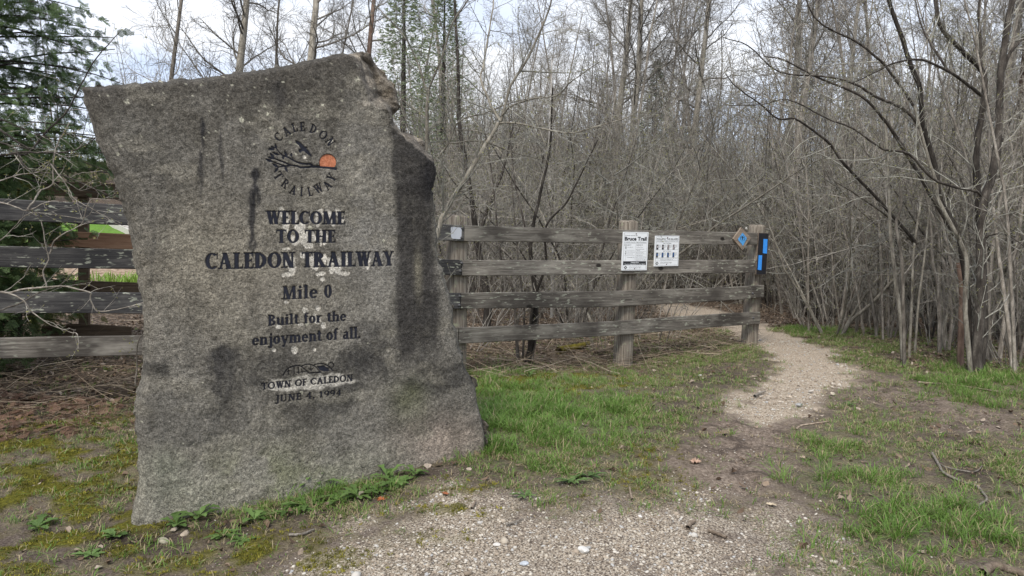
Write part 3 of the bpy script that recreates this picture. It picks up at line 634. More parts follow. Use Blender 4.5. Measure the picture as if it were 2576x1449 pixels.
sunp = [suv(*c1(1281 + 135 * math.cos(a), 785 + 130 * math.sin(a))) for a in np.linspace(rad(145), rad(405 - 10), 24)]
msun = M('sun_paint', .85, .15); msun.col(msun.mix(1.0, msun.ramp(msun.noise(160, 4, .7), (.3, (.30, .095, .045)), (.55, (.52, .20, .11)), (.75, (.66, .33, .21))), msun.ramp(msun.noise(45, 3, .6), (.3, .8), (.7, 1.1)), 'MULTIPLY'))
stone_polys('sun_disc', [sunp], emb, msun.m, -.0048)
em2 = obj('emblem', None, stone); tp = []
for pts, w0, w1 in [([(708, 920), (760, 840), (850, 795), (930, 795), (990, 840), (1050, 890)], 8, 6), ([(935, 800), (1000, 775), (1060, 775), (1120, 800), (1170, 850), (1200, 880)], 6, 6), ([(1110, 780), (1180, 765), (1250, 775), (1310, 810), (1362, 860)], 7, 8), ([(1050, 888), (1200, 880)], 8, 8),
                    ([(1292, 790), (1310, 757), (1345, 755), (1368, 785), (1355, 815)], 4, 4), ([(780, 850), (780, 910)], 5, 5), ([(760, 870), (805, 860)], 4, 4), ([(850, 800), (852, 900)], 5, 5), ([(905, 810), (910, 895)], 5, 5), ([(945, 830), (965, 885)], 4, 4), ([(885, 880), (1000, 870)], 4, 4), ([(1068, 790), (1072, 860)], 5, 5), ([(1040, 830), (1070, 850), (1100, 820)], 5, 5)]: tp += stroke_px(pts, w0, w1, c3)
tp.append([suv(*c3(*q)) for q in [(1150, 800), (1210, 795), (1240, 788), (1258, 812), (1300, 825), (1305, 862), (1240, 862), (1190, 850)]])
stone_polys('hill_outline', tp, em2)

# the letters are cut into the face: lower the face inside each stroke
for pls, dep in CARVE:
    allp = np.concatenate([np.asarray(p, float) for p in pls]); lo = allp.min(0) - .004; hi = allp.max(0) + .004
    ii = np.nonzero((u > lo[0]) & (u < hi[0]) & (v > lo[1]) & (v < hi[1]))
    if not len(ii[0]): continue
    uu, vv = u[ii], v[ii]; sd_ = np.full(uu.shape, -9.)
    for p in pls:
        p = np.asarray(p, float); l2 = p.min(0) - .004; h2 = p.max(0) + .004; kk = np.nonzero((uu > l2[0]) & (uu < h2[0]) & (vv > l2[1]) & (vv < h2[1]))[0]
        if len(kk): sd_[kk] = np.maximum(sd_[kk], poly_dist(uu[kk], vv[kk], p))
    off[ii] = off[ii] - dep * sstep(-.0022, -.0002, sd_); tint[ii] = tint[ii] * (1 - .55 * sstep(-.0022, -.0006, sd_))[:, None]
TH = .30
front_v = np.stack([u, -off, v], -1).reshape(-1, 3)
I = np.arange(NT * NS).reshape(NT, NS); fq = np.stack([I[:-1, :-1], I[1:, :-1], I[1:, 1:], I[:-1, 1:]], -1).reshape(-1, 4)
ring = np.concatenate([I[0, :-1], I[:-1, -1], I[-1, ::-1][:-1], I[::-1, 0][:-1]]); nr = len(ring)
ctr = front_v[ring].mean(0); rings = []
for k, (dy, sh) in enumerate([(.02, 1.004), (.06, 1.0), (.12, .985), (.19, .99), (.26, .97), (TH, .93)]):
    q = front_v[ring].copy(); q[:, 0] = ctr[0] + (q[:, 0] - ctr[0]) * sh; q[:, 2] = ctr[2] + (q[:, 2] - ctr[2]) * sh
    jn = (fbm(np.arange(nr) * .08, np.full(nr, k * 1.7), 4, 111) - .5) * .035
    dr = q - ctr; dr[:, 1] = 0; dr /= np.linalg.norm(dr, axis=1)[:, None]; q += dr * jn[:, None]
    q[:, 1] = q[:, 1] * (1 - k / 5) + dy + (.02 * (fbm(np.arange(nr) * .05, np.full(nr, k), 3, 113) - .5)); q[:, 1] = np.maximum(q[:, 1], front_v[ring][:, 1] + .015 * (k + 1)); rings.append(q)
RV = np.concatenate(rings); nf = len(front_v); fr = [fq]; prev = ring
for k in range(len(rings)):
    cur = nf + k * nr + np.arange(nr); fr.append(np.stack([prev, np.roll(prev, -1), np.roll(cur, -1), cur], -1)); prev = cur
cvert = np.array([[ctr[0], TH + .03, ctr[2]]]); ci = nf + len(RV)
tri = np.stack([prev, np.roll(prev, -1), np.full(nr, ci)], -1)
allv = np.concatenate([front_v, RV, cvert])
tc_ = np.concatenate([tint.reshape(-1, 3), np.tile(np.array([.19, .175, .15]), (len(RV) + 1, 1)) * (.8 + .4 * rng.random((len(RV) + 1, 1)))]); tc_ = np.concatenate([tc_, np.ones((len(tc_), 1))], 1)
m = M('weathered_stone', .92, .15)
sp = m.noise(210, 4, .8); sp2 = m.noise(60, 5, .7); sp3 = m.noise(13, 5, .65)
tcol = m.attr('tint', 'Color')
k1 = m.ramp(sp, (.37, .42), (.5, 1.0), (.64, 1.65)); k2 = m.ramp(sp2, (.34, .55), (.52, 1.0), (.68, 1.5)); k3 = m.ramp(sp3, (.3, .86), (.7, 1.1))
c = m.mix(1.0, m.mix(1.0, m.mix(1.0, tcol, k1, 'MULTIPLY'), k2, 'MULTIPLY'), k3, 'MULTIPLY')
c = m.mix(m.ramp(m.vor(48, 'Distance'), (.10, .8), (.2, 0.)), c, (.05, .05, .05))
m.col(c); m.bump(m.math('ADD', m.math('MULTIPLY', sp, .35), m.math('ADD', sp2, m.math('MULTIPLY', sp3, 2.4))), .9, .012)
me = mesh_np('slab', allv, [(4, np.concatenate(fr)), (3, tri)], [m.m], True, {'tint': tc_})
obj('slab', me, stone)

# ---------------------------------------------------------------- the grey rail fence
fence = empty('rail_fence', (FA[0], FA[1], float(terr(*FA))), FTH, 'weathered grey four-rail wooden fence running behind the engraved stone to the gravel path', 'fence')
FZ = float(terr(*FA)); f3 = np.array([fn[0], fn[1], 0]); e3 = np.array([fe[0], fe[1], 0]); FO = np.array([FA[0], FA[1], 0])
def fpt(x, y, off_=0.):
    """pixel -> (u, z) on the plane of the rails' front"""
    D = F_ + (x - CX) / FOC * R_ - (y - CY) / FOC * U_; t_ = ((FO + f3 * off_ - CAM) @ f3) / (D @ f3); p = CAM + t_ * D
    return np.array([(p - FO) @ e3, p[2] - FZ])
def rail(top, bot, mat=M_RAIL, par=fence, th=.042, fp=fpt, y0=0., name='rail', seed=0, key=None):
    tu = np.array([fp(*q) for q in top]); bu = np.array([fp(*q) for q in bot]); u0, u1 = tu[0, 0], tu[-1, 0]
    us = np.linspace(u0, u1, max(6, int(abs(u1 - u0) / .09))); i = np.arange(len(us))
    zt = np.interp(us, tu[:, 0], tu[:, 1]) + .004 * (fbm(us * 3, us * 0 + seed, 2, seed) - .5); zb = np.interp(us, bu[:, 0], bu[:, 1]) + .006 * (fbm(us * 3, us * 0 + seed + 9, 2, seed) - .5)
    yy = y0 + .006 * (fbm(us * 1.5, us * 0 + seed + 4, 2, seed) - .5); c_ = .005; secs = []
    for k in range(len(us)):
        x, a, b_, y = us[k], zt[k], zb[k], yy[k]
        if k in (0, len(us) - 1): x += 0
        secs.append([(x, y, b_ + c_), (x, y + c_, b_), (x, y + th - c_, b_), (x, y + th, b_ + c_), (x, y + th, a - c_), (x, y + th - c_, a), (x, y + c_, a), (x, y, a - c_)])
    b = B(); loft(b, secs); return obj(name, b.mesh(name, [mat]), par)
RT = [([(1169, 567), (1533, 577), (1885, 585), (1906, 586)], [(1169, 607), (1533, 611.5), (1906, 616)]),
      ([(1163, 654.5), (1533, 655.3), (1901, 653.5)], [(1163, 693.7), (1533, 690.8), (1901, 686)]),
      ([(1160, 737), (1533, 732.4), (1821, 723), (1922, 717)], [(1160, 777), (1533, 772.6), (1821, 756.5), (1922, 748.4)]),
      ([(1155, 825.6), (1533, 809.2), (1821, 789), (1913, 785)], [(1155, 865), (1533, 845), (1821, 821), (1913, 815)])]
LT = [([(-600, 442), (0, 499.6), (300, 514.6), (1167, 567)], [(-600, 525), (0, 554), (322, 567), (1167, 607)]),
      ([(-600, 590), (0, 618.8), (337, 627.8), (1161, 653.5)], [(-600, 672), (0, 672), (352, 677.6), (1161, 692)]),
      ([(-600, 726), (0, 733.8), (362, 736.4), (1158, 737)], [(-600, 800), (0, 787.4), (362, 788.9), (1158, 777)]),
      ([(-600, 862), (0, 850), (363, 844.3), (1153, 825.6)], [(-600, 933), (0, 903), (363, 893), (1153, 865)])]
def fp600(x, y): return fpt(x, y)
for k, (a, b_) in enumerate(RT): rail(a, b_, seed=k + 1)
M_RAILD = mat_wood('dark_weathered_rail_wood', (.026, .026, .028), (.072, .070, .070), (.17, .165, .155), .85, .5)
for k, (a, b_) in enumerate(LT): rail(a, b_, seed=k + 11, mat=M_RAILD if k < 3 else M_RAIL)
def post(xt, yt, xb, yb, w_, par=fence, name='post', zdown=.25):
    a = fpt(xt, yt, -.14); b_ = fpt(xb, yb, -.14); lean = (a[0] - b_[0]); zb = b_[1] - zdown; H = a[1] - b_[1]; secs = []; ang = np.arange(20) * 2 * np.pi / 20
    rr_ = w_ / 2 / (np.abs(np.cos(ang)) ** 3.2 + np.abs(np.sin(ang)) ** 3.2) ** (1 / 3.2)
    for k, z in enumerate(np.concatenate([np.linspace(zb, a[1] - .03, 14), [a[1] - .012, a[1] - .003, a[1]]])):
        sh_ = 1 - .0 * k if z < a[1] - .02 else (.95 if z < a[1] - .005 else (.8 if z < a[1] - .001 else .45)); f = (z - b_[1]) / H
        r = rr_ * sh_ * (1 + .03 * (fbm(ang * 2, ang * 0 + z * 1.5, 2, 7) - .5)); dent = 1 - .05 * np.exp(-((ang - 4.9) / .1) ** 2); r = r * dent
        secs.append(np.stack([b_[0] + lean * f + r * np.cos(ang), .14 + r * np.sin(ang), np.full(20, z) + (.006 * np.sin(ang * 3) if sh_ < 1 else 0)], -1))
    b = B(); loft(b, secs); return obj(name, b.mesh(name, [M_POST], True), par)
post(1150, 541, 1146, 960, .185); post(1582, 555, 1566, 925, .19); post(1905, 566, 1884, 872, .175)
post(420, 520, 400, 1000, .185); post(-260, 470, -270, 1080, .185)
def dome(b, c, r, h, axis_='y', k=8):
    a = np.arange(k) * 2 * np.pi / k; V = [];
    for rr_, hh in ((1, 0), (.8, .6), (.35, 1)): V += [(c[0] + r * rr_ * math.cos(x), c[1] - h * hh, c[2] + r * rr_ * math.sin(x)) for x in a]
    V.append((c[0], c[1] - h * 1.02, c[2])); q = [[i * k + (j + 1) % k, i * k + j, (i + 1) * k + j, (i + 1) * k + (j + 1) % k] for i in range(2) for j in range(k)]
    q = [[a_[1], a_[0], a_[3], a_[2]] for a_ in q]
    b.add(V, q, [[2 * k + j, 2 * k + (j + 1) % k, 3 * k] for j in range(k)])
def bolt(x, y, par=fence, fr_=0., r=.016, mat=M_BOLT, name='bolt'):
    a = fpt(x, y, -fr_); b = B(); dome(b, (a[0], fr_ - .001, a[1]), r, .012); return obj(name, b.mesh(name, [mat], True), par)
for x, y in [(1162, 574), (1160.5, 598), (1161, 662), (1158, 682), (1156.5, 745.5), (1155, 768), (1895, 800), (1893, 738)]: bolt(x, y)
M_PLATE = flat('galvanised_plate', (.50, .53, .58), .4, .5, .08, 12)
def plane_box(name, corners, th, mat, par, fr_, rnd=0):
    """thin plate on the fence: pixel corners TL,TR,BR,BL; front surface fr_ metres before the rail face"""
    c_ = np.array([fpt(x, y, fr_) for x, y in corners]); b = B()
    if rnd:
        pl = []
        for i in range(4):
            p0, p1, p2 = c_[i - 1], c_[i], c_[(i + 1) % 4]; a_ = p1 + (p0 - p1) / np.linalg.norm(p0 - p1) * rnd; d_ = p1 + (p2 - p1) / np.linalg.norm(p2 - p1) * rnd
            pl += [a_, (a_ + d_) / 2 * .45 + p1 * .55, d_]
        c_ = np.array(pl)
    s1 = [(x, -fr_, z) for x, z in c_]; s2 = [(x, -fr_ + th, z) for x, z in c_]; loft(b, [s2, s1])
    return obj(name, b.mesh(name, [mat]), par), c_
def thing_on_fence(name, px_, py_, label, cat):
    a = fpt(px_, py_); p = FO + a[0] * e3; return empty(name, (p[0], p[1], a[1] + FZ), FTH, label, cat)
def local_shift(o, root):        # children modelled in the fence's frame, hung under a root standing elsewhere on it
    d = (Vector(root.location) - Vector(fence.location)); d.rotate(Matrix.Rotation(-FTH, 3, 'Z').to_quaternion()); o.location = -d; return o
pl_ = thing_on_fence('metal_plate', 1147, 586, 'blank rounded grey metal plate fixed to the top rail beside the stone', 'plate')
o, _ = plane_box('plate', [(1134, 570), (1162, 573), (1160.5, 602), (1135, 600)], .004, M_PLATE, pl_, .006, .02); local_shift(o, pl_)
# printed signs
M_WHITE = flat('sign_white', (.78, .81, .84), .35, .4, .03, 8); M_EDGE = flat('sign_edge', (.22, .20, .19), .6); M_INK = flat('sign_ink', (.03, .032, .036), .5); M_GREY = flat('sign_grey', (.24, .25, .26), .5)
M_BLUE = flat('sign_blue', (.03, .14, .42), .5, .3, .1); M_PINK = flat('sign_pink', (.55, .50, .50), .5); M_SCREW = flat('rusty_screw', (.10, .06, .05), .6)
def sign(name, corners, label, W, H, items, screws):
    """items in sign coordinates (x right, y down) 0..W, 0..H"""
    cxm = sum(c_[0] for c_ in corners) / 4; cym = sum(c_[1] for c_ in corners) / 4
    root = thing_on_fence(name, cxm, cym, label, 'sign'); o, c_ = plane_box('panel', corners, .012, M_WHITE, root, .014); local_shift(o, root)
    TL, TR, BR, BL = c_
    def mp_(x, y): f, g = x / W, y / H; return (TL * (1 - f) + TR * f) * (1 - g) + (BL * (1 - f) + BR * f) * g
    groups = {}
    lvl = {'M_WHITE2': 2}
    for it in items:
        if it[0] == 'poly': _, mat, lv, pts = it[:4]; groups.setdefault((it[4] if len(it) > 4 else 'print', mat.name), (mat, B()))[1].add([(*(lambda q: (q[0], -.0146 - .0006 * lv, q[1]))(mp_(*p)),) for p in pts], [[3, 2, 1, 0]] if len(pts) == 4 else None, None if len(pts) != 3 else [[2, 1, 0]])
        elif it[0] == 'text':
            _, mat, txt, x, y, w_, h_, lv, bold = it; cu = bpy.data.curves.new('t', 'FONT'); cu.body = txt; cu.offset = bold; cu.resolution_u = 2; cu.fill_mode = 'FRONT'
            to = bpy.data.objects.new('t', cu); sc.collection.objects.link(to); dg = bpy.context.evaluated_depsgraph_get(); me_ = bpy.data.meshes.new_from_object(to.evaluated_get(dg)); bpy.data.objects.remove(to)
            V = np.array([v_.co[:2] for v_ in me_.vertices]);
            if len(V) == 0: continue
            mnx, mxx = V[:, 0].min(), V[:, 0].max(); V[:, 0] = (V[:, 0] - mnx) / (mxx - mnx) * w_ + x; V[:, 1] = y - V[:, 1] / .73 * h_
            V3 = np.array([(*(lambda q: (q[0], -.0146 - .0006 * lv, q[1]))(mp_(*p)),) for p in V]); b = B(); 
            fs = [tuple(p.vertices) for p in me_.polygons]; m2 = bpy.data.meshes.new('lettering'); m2.from_pydata([tuple(q) for q in V3], [], fs); m2.materials.append(mat)
            o2 = obj('lettering', m2, root); local_shift(o2, root); bpy.data.meshes.remove(me_)
    for (nm, _), (mat, b) in groups.items(): local_shift(obj(nm, b.mesh(nm, [mat]), root), root)
    for x, y in screws:
        q = mp_(x, y); b = B(); dome(b, (q[0], -.014, q[1]), .007, .005); local_shift(obj('screw', b.mesh('screw', [M_SCREW], True), root), root)
def rc(mat, x0, y0, x1, y1, lv=0, nm='print'): return ('poly', mat, lv, [(x0, y0), (x1, y0), (x1, y1), (x0, y1)], nm)
def frame(x0, y0, x1, y1, w_=5): return [rc(M_GREY, x0, y0, x1, y0 + w_), rc(M_GREY, x0, y1 - w_, x1, y1), rc(M_GREY, x0, y0 + w_, x0 + w_, y1 - w_), rc(M_GREY, x1 - w_, y0 + w_, x1, y1 - w_)]
def tx(s_, x, y, w_, h_, lv=0, mat=M_INK, bold=0.): return ('text', mat, s_, x, y, w_, h_, lv, bold)
I1 = frame(25, 20, 575, 880) + [tx('An access point for the', 45, 92, 290, 24, bold=.01), tx('Bruce Trail', 40, 200, 520, 88, bold=.045), tx('a footpath along the Niagara Escarpment', 38, 248, 520, 24, bold=.01), rc(M_GREY, 40, 264, 560, 270),
      tx('EXPLORE IT:', 40, 318, 160, 24, bold=.02), tx('SUPPORT IT:', 320, 318, 160, 24, bold=.02), rc(M_GREY, 302, 285, 305, 665), tx('Foot traffic only', 115, 366, 130, 20), tx('The Bruce Trail is...', 320, 366, 165, 20), tx('Built and maintained by', 322, 412, 190, 20), tx('Volunteers', 322, 440, 90, 20),
      rc(M_GREY, 45, 428, 285, 432), rc(M_GREY, 318, 456, 555, 460), tx('Follow the Trail blazes', 115, 478, 175, 20), tx('Stay on the Trail', 115, 522, 130, 20), tx('Supported by Members', 320, 496, 190, 20), rc(M_GREY, 318, 514, 555, 518), rc(M_GREY, 45, 550, 285, 554), tx('Sustained by Donors', 320, 556, 165, 20), rc(M_GREY, 318, 574, 555, 578),
      tx('Maps available from', 115, 602, 170, 20), tx('Part of a conservation corridor', 320, 612, 245, 18), tx('the Bruce Trail Conservancy is', 320, 642, 240, 18), tx('working to create and protect', 320, 670, 240, 18), rc(M_INK, 28, 685, 572, 775, 0), tx('Hazards Exist', 210, 722, 190, 26, 1, M_WHITE, .02), tx('You are responsible for your safety', 60, 764, 485, 26, 1, M_WHITE, .02),
      ('poly', M_INK, 0, [(90, 790), (128, 832), (90, 876), (52, 832)], 'print'), ('poly', M_WHITE, 1, [(90, 812), (106, 832), (90, 852), (74, 832)], 'print'), tx('The Bruce Trail Needs Your Support', 170, 826, 290, 18), tx('Become a Member   Volunteer   Donate', 175, 848, 280, 14), rc(M_GREY, 60, 330, 66, 405), rc(M_GREY, 84, 330, 90, 405), rc(M_INK, 70, 345, 80, 392), rc(M_GREY, 60, 452, 90, 525), rc(M_WHITE, 68, 464, 82, 500, 1), rc(M_GREY, 74, 560, 77, 660)]
sign('trail_sign', [(1568.3, 583.1), (1631.8, 583.9), (1626.7, 679.8), (1563.5, 680.5)], 'white notice sign headed Bruce Trail with a black warning band, on the fence post', 600, 900, I1, [(305, 45), (305, 858)])
I2 = frame(20, 20, 550, 705) + [tx('FOLLOW THE BLAZES', 35, 100, 505, 42, bold=.02), tx('the meaning of Blazes on the Bruce Trail', 42, 135, 490, 24, bold=.01), rc(M_GREY, 22, 148, 548, 153), tx('Main Trail Blazes', 190, 188, 190, 20, bold=.02), rc(M_GREY, 22, 333, 548, 337), tx('Side Trail Blazes', 190, 375, 190, 20, bold=.02), rc(M_GREY, 22, 522, 548, 526),
      tx('Blazes are applied to trees, fence posts, stiles, rocks', 30, 548, 500, 14), tx('Please stay on the Blazed Trail', 140, 582, 290, 20, bold=.01), rc(M_GREY, 22, 595, 548, 599), ('poly', M_INK, 0, [(62, 610), (98, 655), (62, 700), (26, 655)], 'print'), ('poly', M_WHITE, 1, [(62, 634), (78, 655), (62, 676), (46, 655)], 'print'), tx('The Bruce Trail Needs Your Support', 135, 640, 275, 16, bold=.01), tx('Become a Member   Volunteer   Donate', 140, 662, 260, 14)]
for k in range(4):
    for row, (y0, bm_, wm) in enumerate([(213, M_INK, M_PINK), (400, M_INK, M_BLUE)]):
        x0 = 32 + k * 128; I2 += [rc(bm_, x0, y0, x0 + 45, y0 + 118)]
        if k == 0: I2 += [rc(wm, x0 + 14, y0 + 25, x0 + 34, y0 + 75, 1)]
        elif k == 1 and row == 0: I2 += [rc(wm, x0 + 14, y0 + 25, x0 + 32, y0 + 72, 1)]
        elif k % 2: I2 += [rc(wm, x0 + 20, y0 + 8, x0 + 38, y0 + 55, 1), rc(wm, x0 + 4, y0 + 60, x0 + 22, y0 + 105, 1)]
        else: I2 += [rc(wm, x0 + 6, y0 + 8, x0 + 24, y0 + 55, 1), rc(wm, x0 + 22, y0 + 60, x0 + 40, y0 + 105, 1)]
        I2 += [rc(M_GREY, x0 + 52, y0 + 4 + j * 17, x0 + 52 + (60, 48, 56, 50, 30)[j], y0 + 9 + j * 17) for j in range(5)]
sign('blaze_sign', [(1649.2, 592.8), (1709.2, 593.1), (1706, 668.8), (1645.5, 670.1)], 'smaller white sign headed FOLLOW THE BLAZES with rows of black and blue blocks', 565, 725, I2, [(285, 45), (285, 682)])
# diamond plaque
dm = thing_on_fence('diamond_plaque', 1867, 600, 'diamond wooden plaque with a blue arrow marker near the end of the top rail', 'plaque')
M_PLQ = mat_wood('plaque_wood', (.13, .10, .08), (.26, .21, .165), (.36, .31, .26), .1, .1); M_MARK = flat('marker_blue', (.10, .38, .80), .4, .4, .08, 20)
o, _ = plane_box('board', [(1865.7, 572), (1889.2, 598.3), (1867.8, 629.3), (1844.7, 600.7)], .022, M_PLQ, dm, .024); local_shift(o, dm)
def c5(x, y): return ((2850 + x / 2.682) / 1.5652, (860 + y / 2.682) / 1.5652)
o, _ = plane_box('marker', [c5(199, 150), c5(246, 212), c5(202, 288), c5(148, 222)], .002, M_MARK, dm, .027); local_shift(o, dm)
for pts in ([c5(194, 200), c5(204, 200), c5(203, 226), c5(193, 226)], [c5(199, 186), c5(214, 206), c5(199, 201), c5(184, 206)]):
    o, _ = plane_box('arrow', pts, .001, M_INK, dm, .0285); local_shift(o, dm)
b = B()
for k in range(16):
    a0, a1 = k * math.pi / 8, (k + 1) * math.pi / 8; q = [fpt(*c5(199 + r * math.cos(a), 212 + r * 1.12 * math.sin(a)), .0282) for r, a in ((25, a0), (25, a1), (21.5, a1), (21.5, a0))]
    if 5 < k < 11 or k < 3 or k > 13 or k % 2 == 0: b.add([(x, -.0282, z) for x, z in q], [[0, 1, 2, 3]])
local_shift(obj('circle_mark', b.mesh('circle_mark', [M_INK]), dm), dm)
b = B()
for x, y in [(160, 238), (168, 249), (178, 260), (190, 270), (214, 262), (222, 250), (230, 238), (238, 226), (170, 200), (178, 188), (187, 178), (212, 178), (221, 190)]:
    q = [fpt(*c5(x + a, y + c_), .0282) for a, c_ in ((-2, -4), (1.5, -4), (1.5, 3), (-2, 3))]; b.add([(p[0], -.0282, p[1]) for p in q], [[0, 1, 2, 3]])
local_shift(obj('lettering', b.mesh('lettering', [M_INK]), dm), dm)
for x, y in [(188, 100), (196, 318), (150, 222), (243, 212), (199, 158)]:
    q = fpt(*c5(x, y), .026); b = B(); dome(b, (q[0], -.026, q[1]), .005, .003); local_shift(obj('screw', b.mesh('screw', [M_SCREW], True), dm), dm)
# blaze board on the end post: turned a little away from the fence line
pc = P(1918, 640, 8.66); bb = empty('blaze_board', tuple(pc), rad(12), 'black painted upright board with two staggered bright blue blazes on the end post', 'marker board')
def bpx(x, y, dy=0.):
    n_ = np.array([math.sin(rad(12)), -math.cos(rad(12)), 0]); e_ = np.array([math.cos(rad(12)), math.sin(rad(12)), 0]); D = F_ + (x - CX) / FOC * R_ - (y - CY) / FOC * U_
    t_ = ((pc + n_ * dy - CAM) @ n_) / (D @ n_); p = CAM + t_ * D - pc; return p @ e_, p[2]
def bplate(name, pts, y0, y1, mat):
    q = [bpx(*p, -y0) for p in pts]; b = B(); loft(b, [[(x, y1, z) for x, z in q], [(x, y0, z) for x, z in q]]); return obj(name, b.mesh(name, [mat]), bb)
M_BLK = flat('black_board_paint', (.014, .014, .018), .5, .3, .3, 15); M_BLZ = flat('blaze_blue_paint', (.04, .27, .80), .5, .3, .06, 20)
bplate('board', [(1909, 585.7), (1934.7, 586.4), (1927.2, 690.5), (1901.9, 690.5)], 0, .04, M_PLQ); bplate('painted_face', [(1909.6, 586.2), (1934.2, 586.9), (1926.7, 690), (1902.6, 690)], -.003, -.0005, M_BLK)
bplate('blaze', [c5(420, 217), c5(462, 219), c5(455, 372), c5(412, 366)], -.006, -.0035, M_BLZ); bplate('blaze', [c5(368, 388), c5(405, 390), c5(397, 546), c5(358, 542)], -.006, -.0035, M_BLZ)
# knots of paint / pale washers on the end post
for x, y in [(1877, 575), (1877, 622)]: bolt(x, y, fr_=.05, r=.018, mat=flat('pale_washer', (.42, .41, .38), .6))
# white marker stake in the brush
st_ = ground(1388, 800); mkp = empty('marker_stake', tuple(st_), 0, 'slim pale stake with a white cap standing in the brush behind the middle fence bay', 'stake')
zt = float(P(1388, 612, np.dot(st_ - CAM, F_))[2] - st_[2]); b = B(); tube(b, [(0, 0, -.1), (0, 0, zt * .5), (.01, 0, zt * .9)], .030, 8); obj('shaft', b.mesh('shaft', [flat('stake_grey', (.34, .33, .31), .7)], True), mkp)
b = B(); tube(b, [(.01, 0, zt * .88), (.012, 0, zt), (.012, 0, zt + .01)], [.036, .036, .01], 8); obj('cap', b.mesh('cap', [flat('stake_white', (.6, .6, .6), .5)], True), mkp)

# ---------------------------------------------------------------- brown garden fence and garden behind the left bay
gf0 = P(-40, 700, 7.2); gf1 = P(720, 700, 8.1); gth = math.atan2(gf1[1] - gf0[1], gf1[0] - gf0[0]); ge = np.array([math.cos(gth), math.sin(gth), 0]); gn = np.array([math.sin(gth), -math.cos(gth), 0])
gz0 = float(terr(gf0[0], gf0[1])); g0 = np.array([gf0[0], gf0[1], 0])
garden = empty('board_fence', (gf0[0], gf0[1], gz0), gth, 'brown stained plank fence of wide boards seen through the gaps left of the stone', 'fence')
def gp(x, y):
    D = F_ + (x - CX) / FOC * R_ - (y - CY) / FOC * U_; t_ = ((g0 - CAM) @ gn) / (D @ gn); p = CAM + t_ * D; return np.array([(p - g0) @ ge, p[2] - gz0])
rail([(-40, 450), (340, 464), (720, 500)], [(-40, 482), (340, 503), (720, 535)], M_RAILB, garden, .03, gp, 0, 'board', 21)
rail([(70, 577), (330, 589), (720, 607)], [(70, 616), (330, 628), (720, 645)], M_RAILC, garden, .03, gp, 0, 'board', 22)
rail([(-40, 696), (350, 711), (720, 728)], [(-40, 736), (350, 750), (720, 766)], M_RAILB, garden, .03, gp, 0, 'board', 23)
rail([(105, 822), (190, 814), (330, 822)], [(105, 846), (190, 848), (330, 852)], M_RAILB, garden, .03, gp, 0, 'board', 24)
for x in (-20, 205, 420, 700):
    a = gp(x, 440 + max(0, x) * .08); b_ = gp(x, 860); b = B(); box(b, (a[0], .075, (a[1] + b_[1]) / 2 - .1), (.09, .09, a[1] - b_[1] + .2)); obj('post', b.mesh('post', [M_RAILB]), garden)
k0, k1 = ground(440, 655, 12, 40), ground(270, 575, 12, 60)
ka = ground(372, 612)[:2]; kb = ground(282, 564)[:2]
b = B(); sec = []
for f in np.linspace(0, 1, 14):
    q = ka * (1 - f) + kb * f; z = float(terr(*q)); d_ = (kb - ka) / np.linalg.norm(kb - ka); n_ = np.array([d_[1], -d_[0]]); sec.append([(q[0] - n_[0] * .12, q[1] - n_[1] * .12, z - .05), (q[0] + n_[0] * .12, q[1] + n_[1] * .12, z - .05), (q[0] + n_[0] * .12, q[1] + n_[1] * .12, z + .14), (q[0] - n_[0] * .12, q[1] - n_[1] * .12, z + .14)])
loft(b, sec); o = obj('garden_edging', b.mesh('garden_edging', [flat('pale_timber', (.5, .48, .44), .8)])); o['label'] = 'pale low edging running up beside the lawn beyond the brown plank fence'; o['category'] = 'edging'

# ---------------------------------------------------------------- trees and shrubs
def perp(d, r):
    a = r.normal(size=3); a -= (a @ d) * d; return a / (np.linalg.norm(a) + 1e-9)
def grow(r, st, d, L, r0, nseg, wob, up, taper=.35):
    pts = [np.array(st, float)]; d = d / np.linalg.norm(d)
    for _ in range(nseg):
        d = d + perp(d, r) * wob * abs(r.normal()) + np.array([0, 0, up]); d /= np.linalg.norm(d); pts.append(pts[-1] + d * L / nseg)
    return np.array(pts), np.linspace(r0, r0 * taper, nseg + 1)
def at_t(pts, t_):
    f = t_ * (len(pts) - 1); i = min(int(f), len(pts) - 2); p = pts[i] * (1 - f + i) + pts[i + 1] * (f - i); d = pts[i + 1] - pts[i]; return p, d / np.linalg.norm(d)
def twigs(r, b, bud, pts, rad_, n, L, lv, t0=.15, ang=.9, up=.05, rmin=.0016, budp=.5, wob=.22, kink=1):
    """side branches of a line, with their own side branches down to level 0"""
    for j in range(n):
        t_ = t0 + (1 - t0) * (j + r.random()) / n; p, d = at_t(pts, min(t_, .98)); rr_ = np.interp(t_, np.linspace(0, 1, len(rad_)), rad_)
        dd = d * math.cos(ang) + perp(d, r) * math.sin(ang) * r.uniform(.6, 1.3); l = L * (1 - .45 * t_) * r.uniform(.5, 1.25); ns = (3 if lv == 0 else 5)
        q, rr2 = grow(r, p, dd, l, max(rmin, min(rr_ * .62, l * .011)), ns, wob, up, .4); rr2 = np.maximum(rr2, rmin * .75)
        tube(b, q, rr2, 3 if rr2[0] < .006 else 4)
        if lv > 0: twigs(r, b, bud, q, rr2, max(2, int(l / (.085 if lv == 1 else .16))), l * .42, lv - 1, .15, ang, up * .5, rmin, budp, wob)
        if bud is not None and lv <= 1 and r.random() < budp:
            for e in (1.0, .6):
                c_ = at_t(q, min(.97, e))[0] + r.normal(size=3) * .004; a_ = r.normal(size=3); a_ /= np.linalg.norm(a_); c2 = perp(a_, r); s_ = r.uniform(.005, .011)
                bud.add([c_, c_ + a_ * s_ + c2 * s_ * .5, c_ + a_ * s_ * 2, c_ + a_ * s_ - c2 * s_ * .5], [[0, 1, 2, 3]])
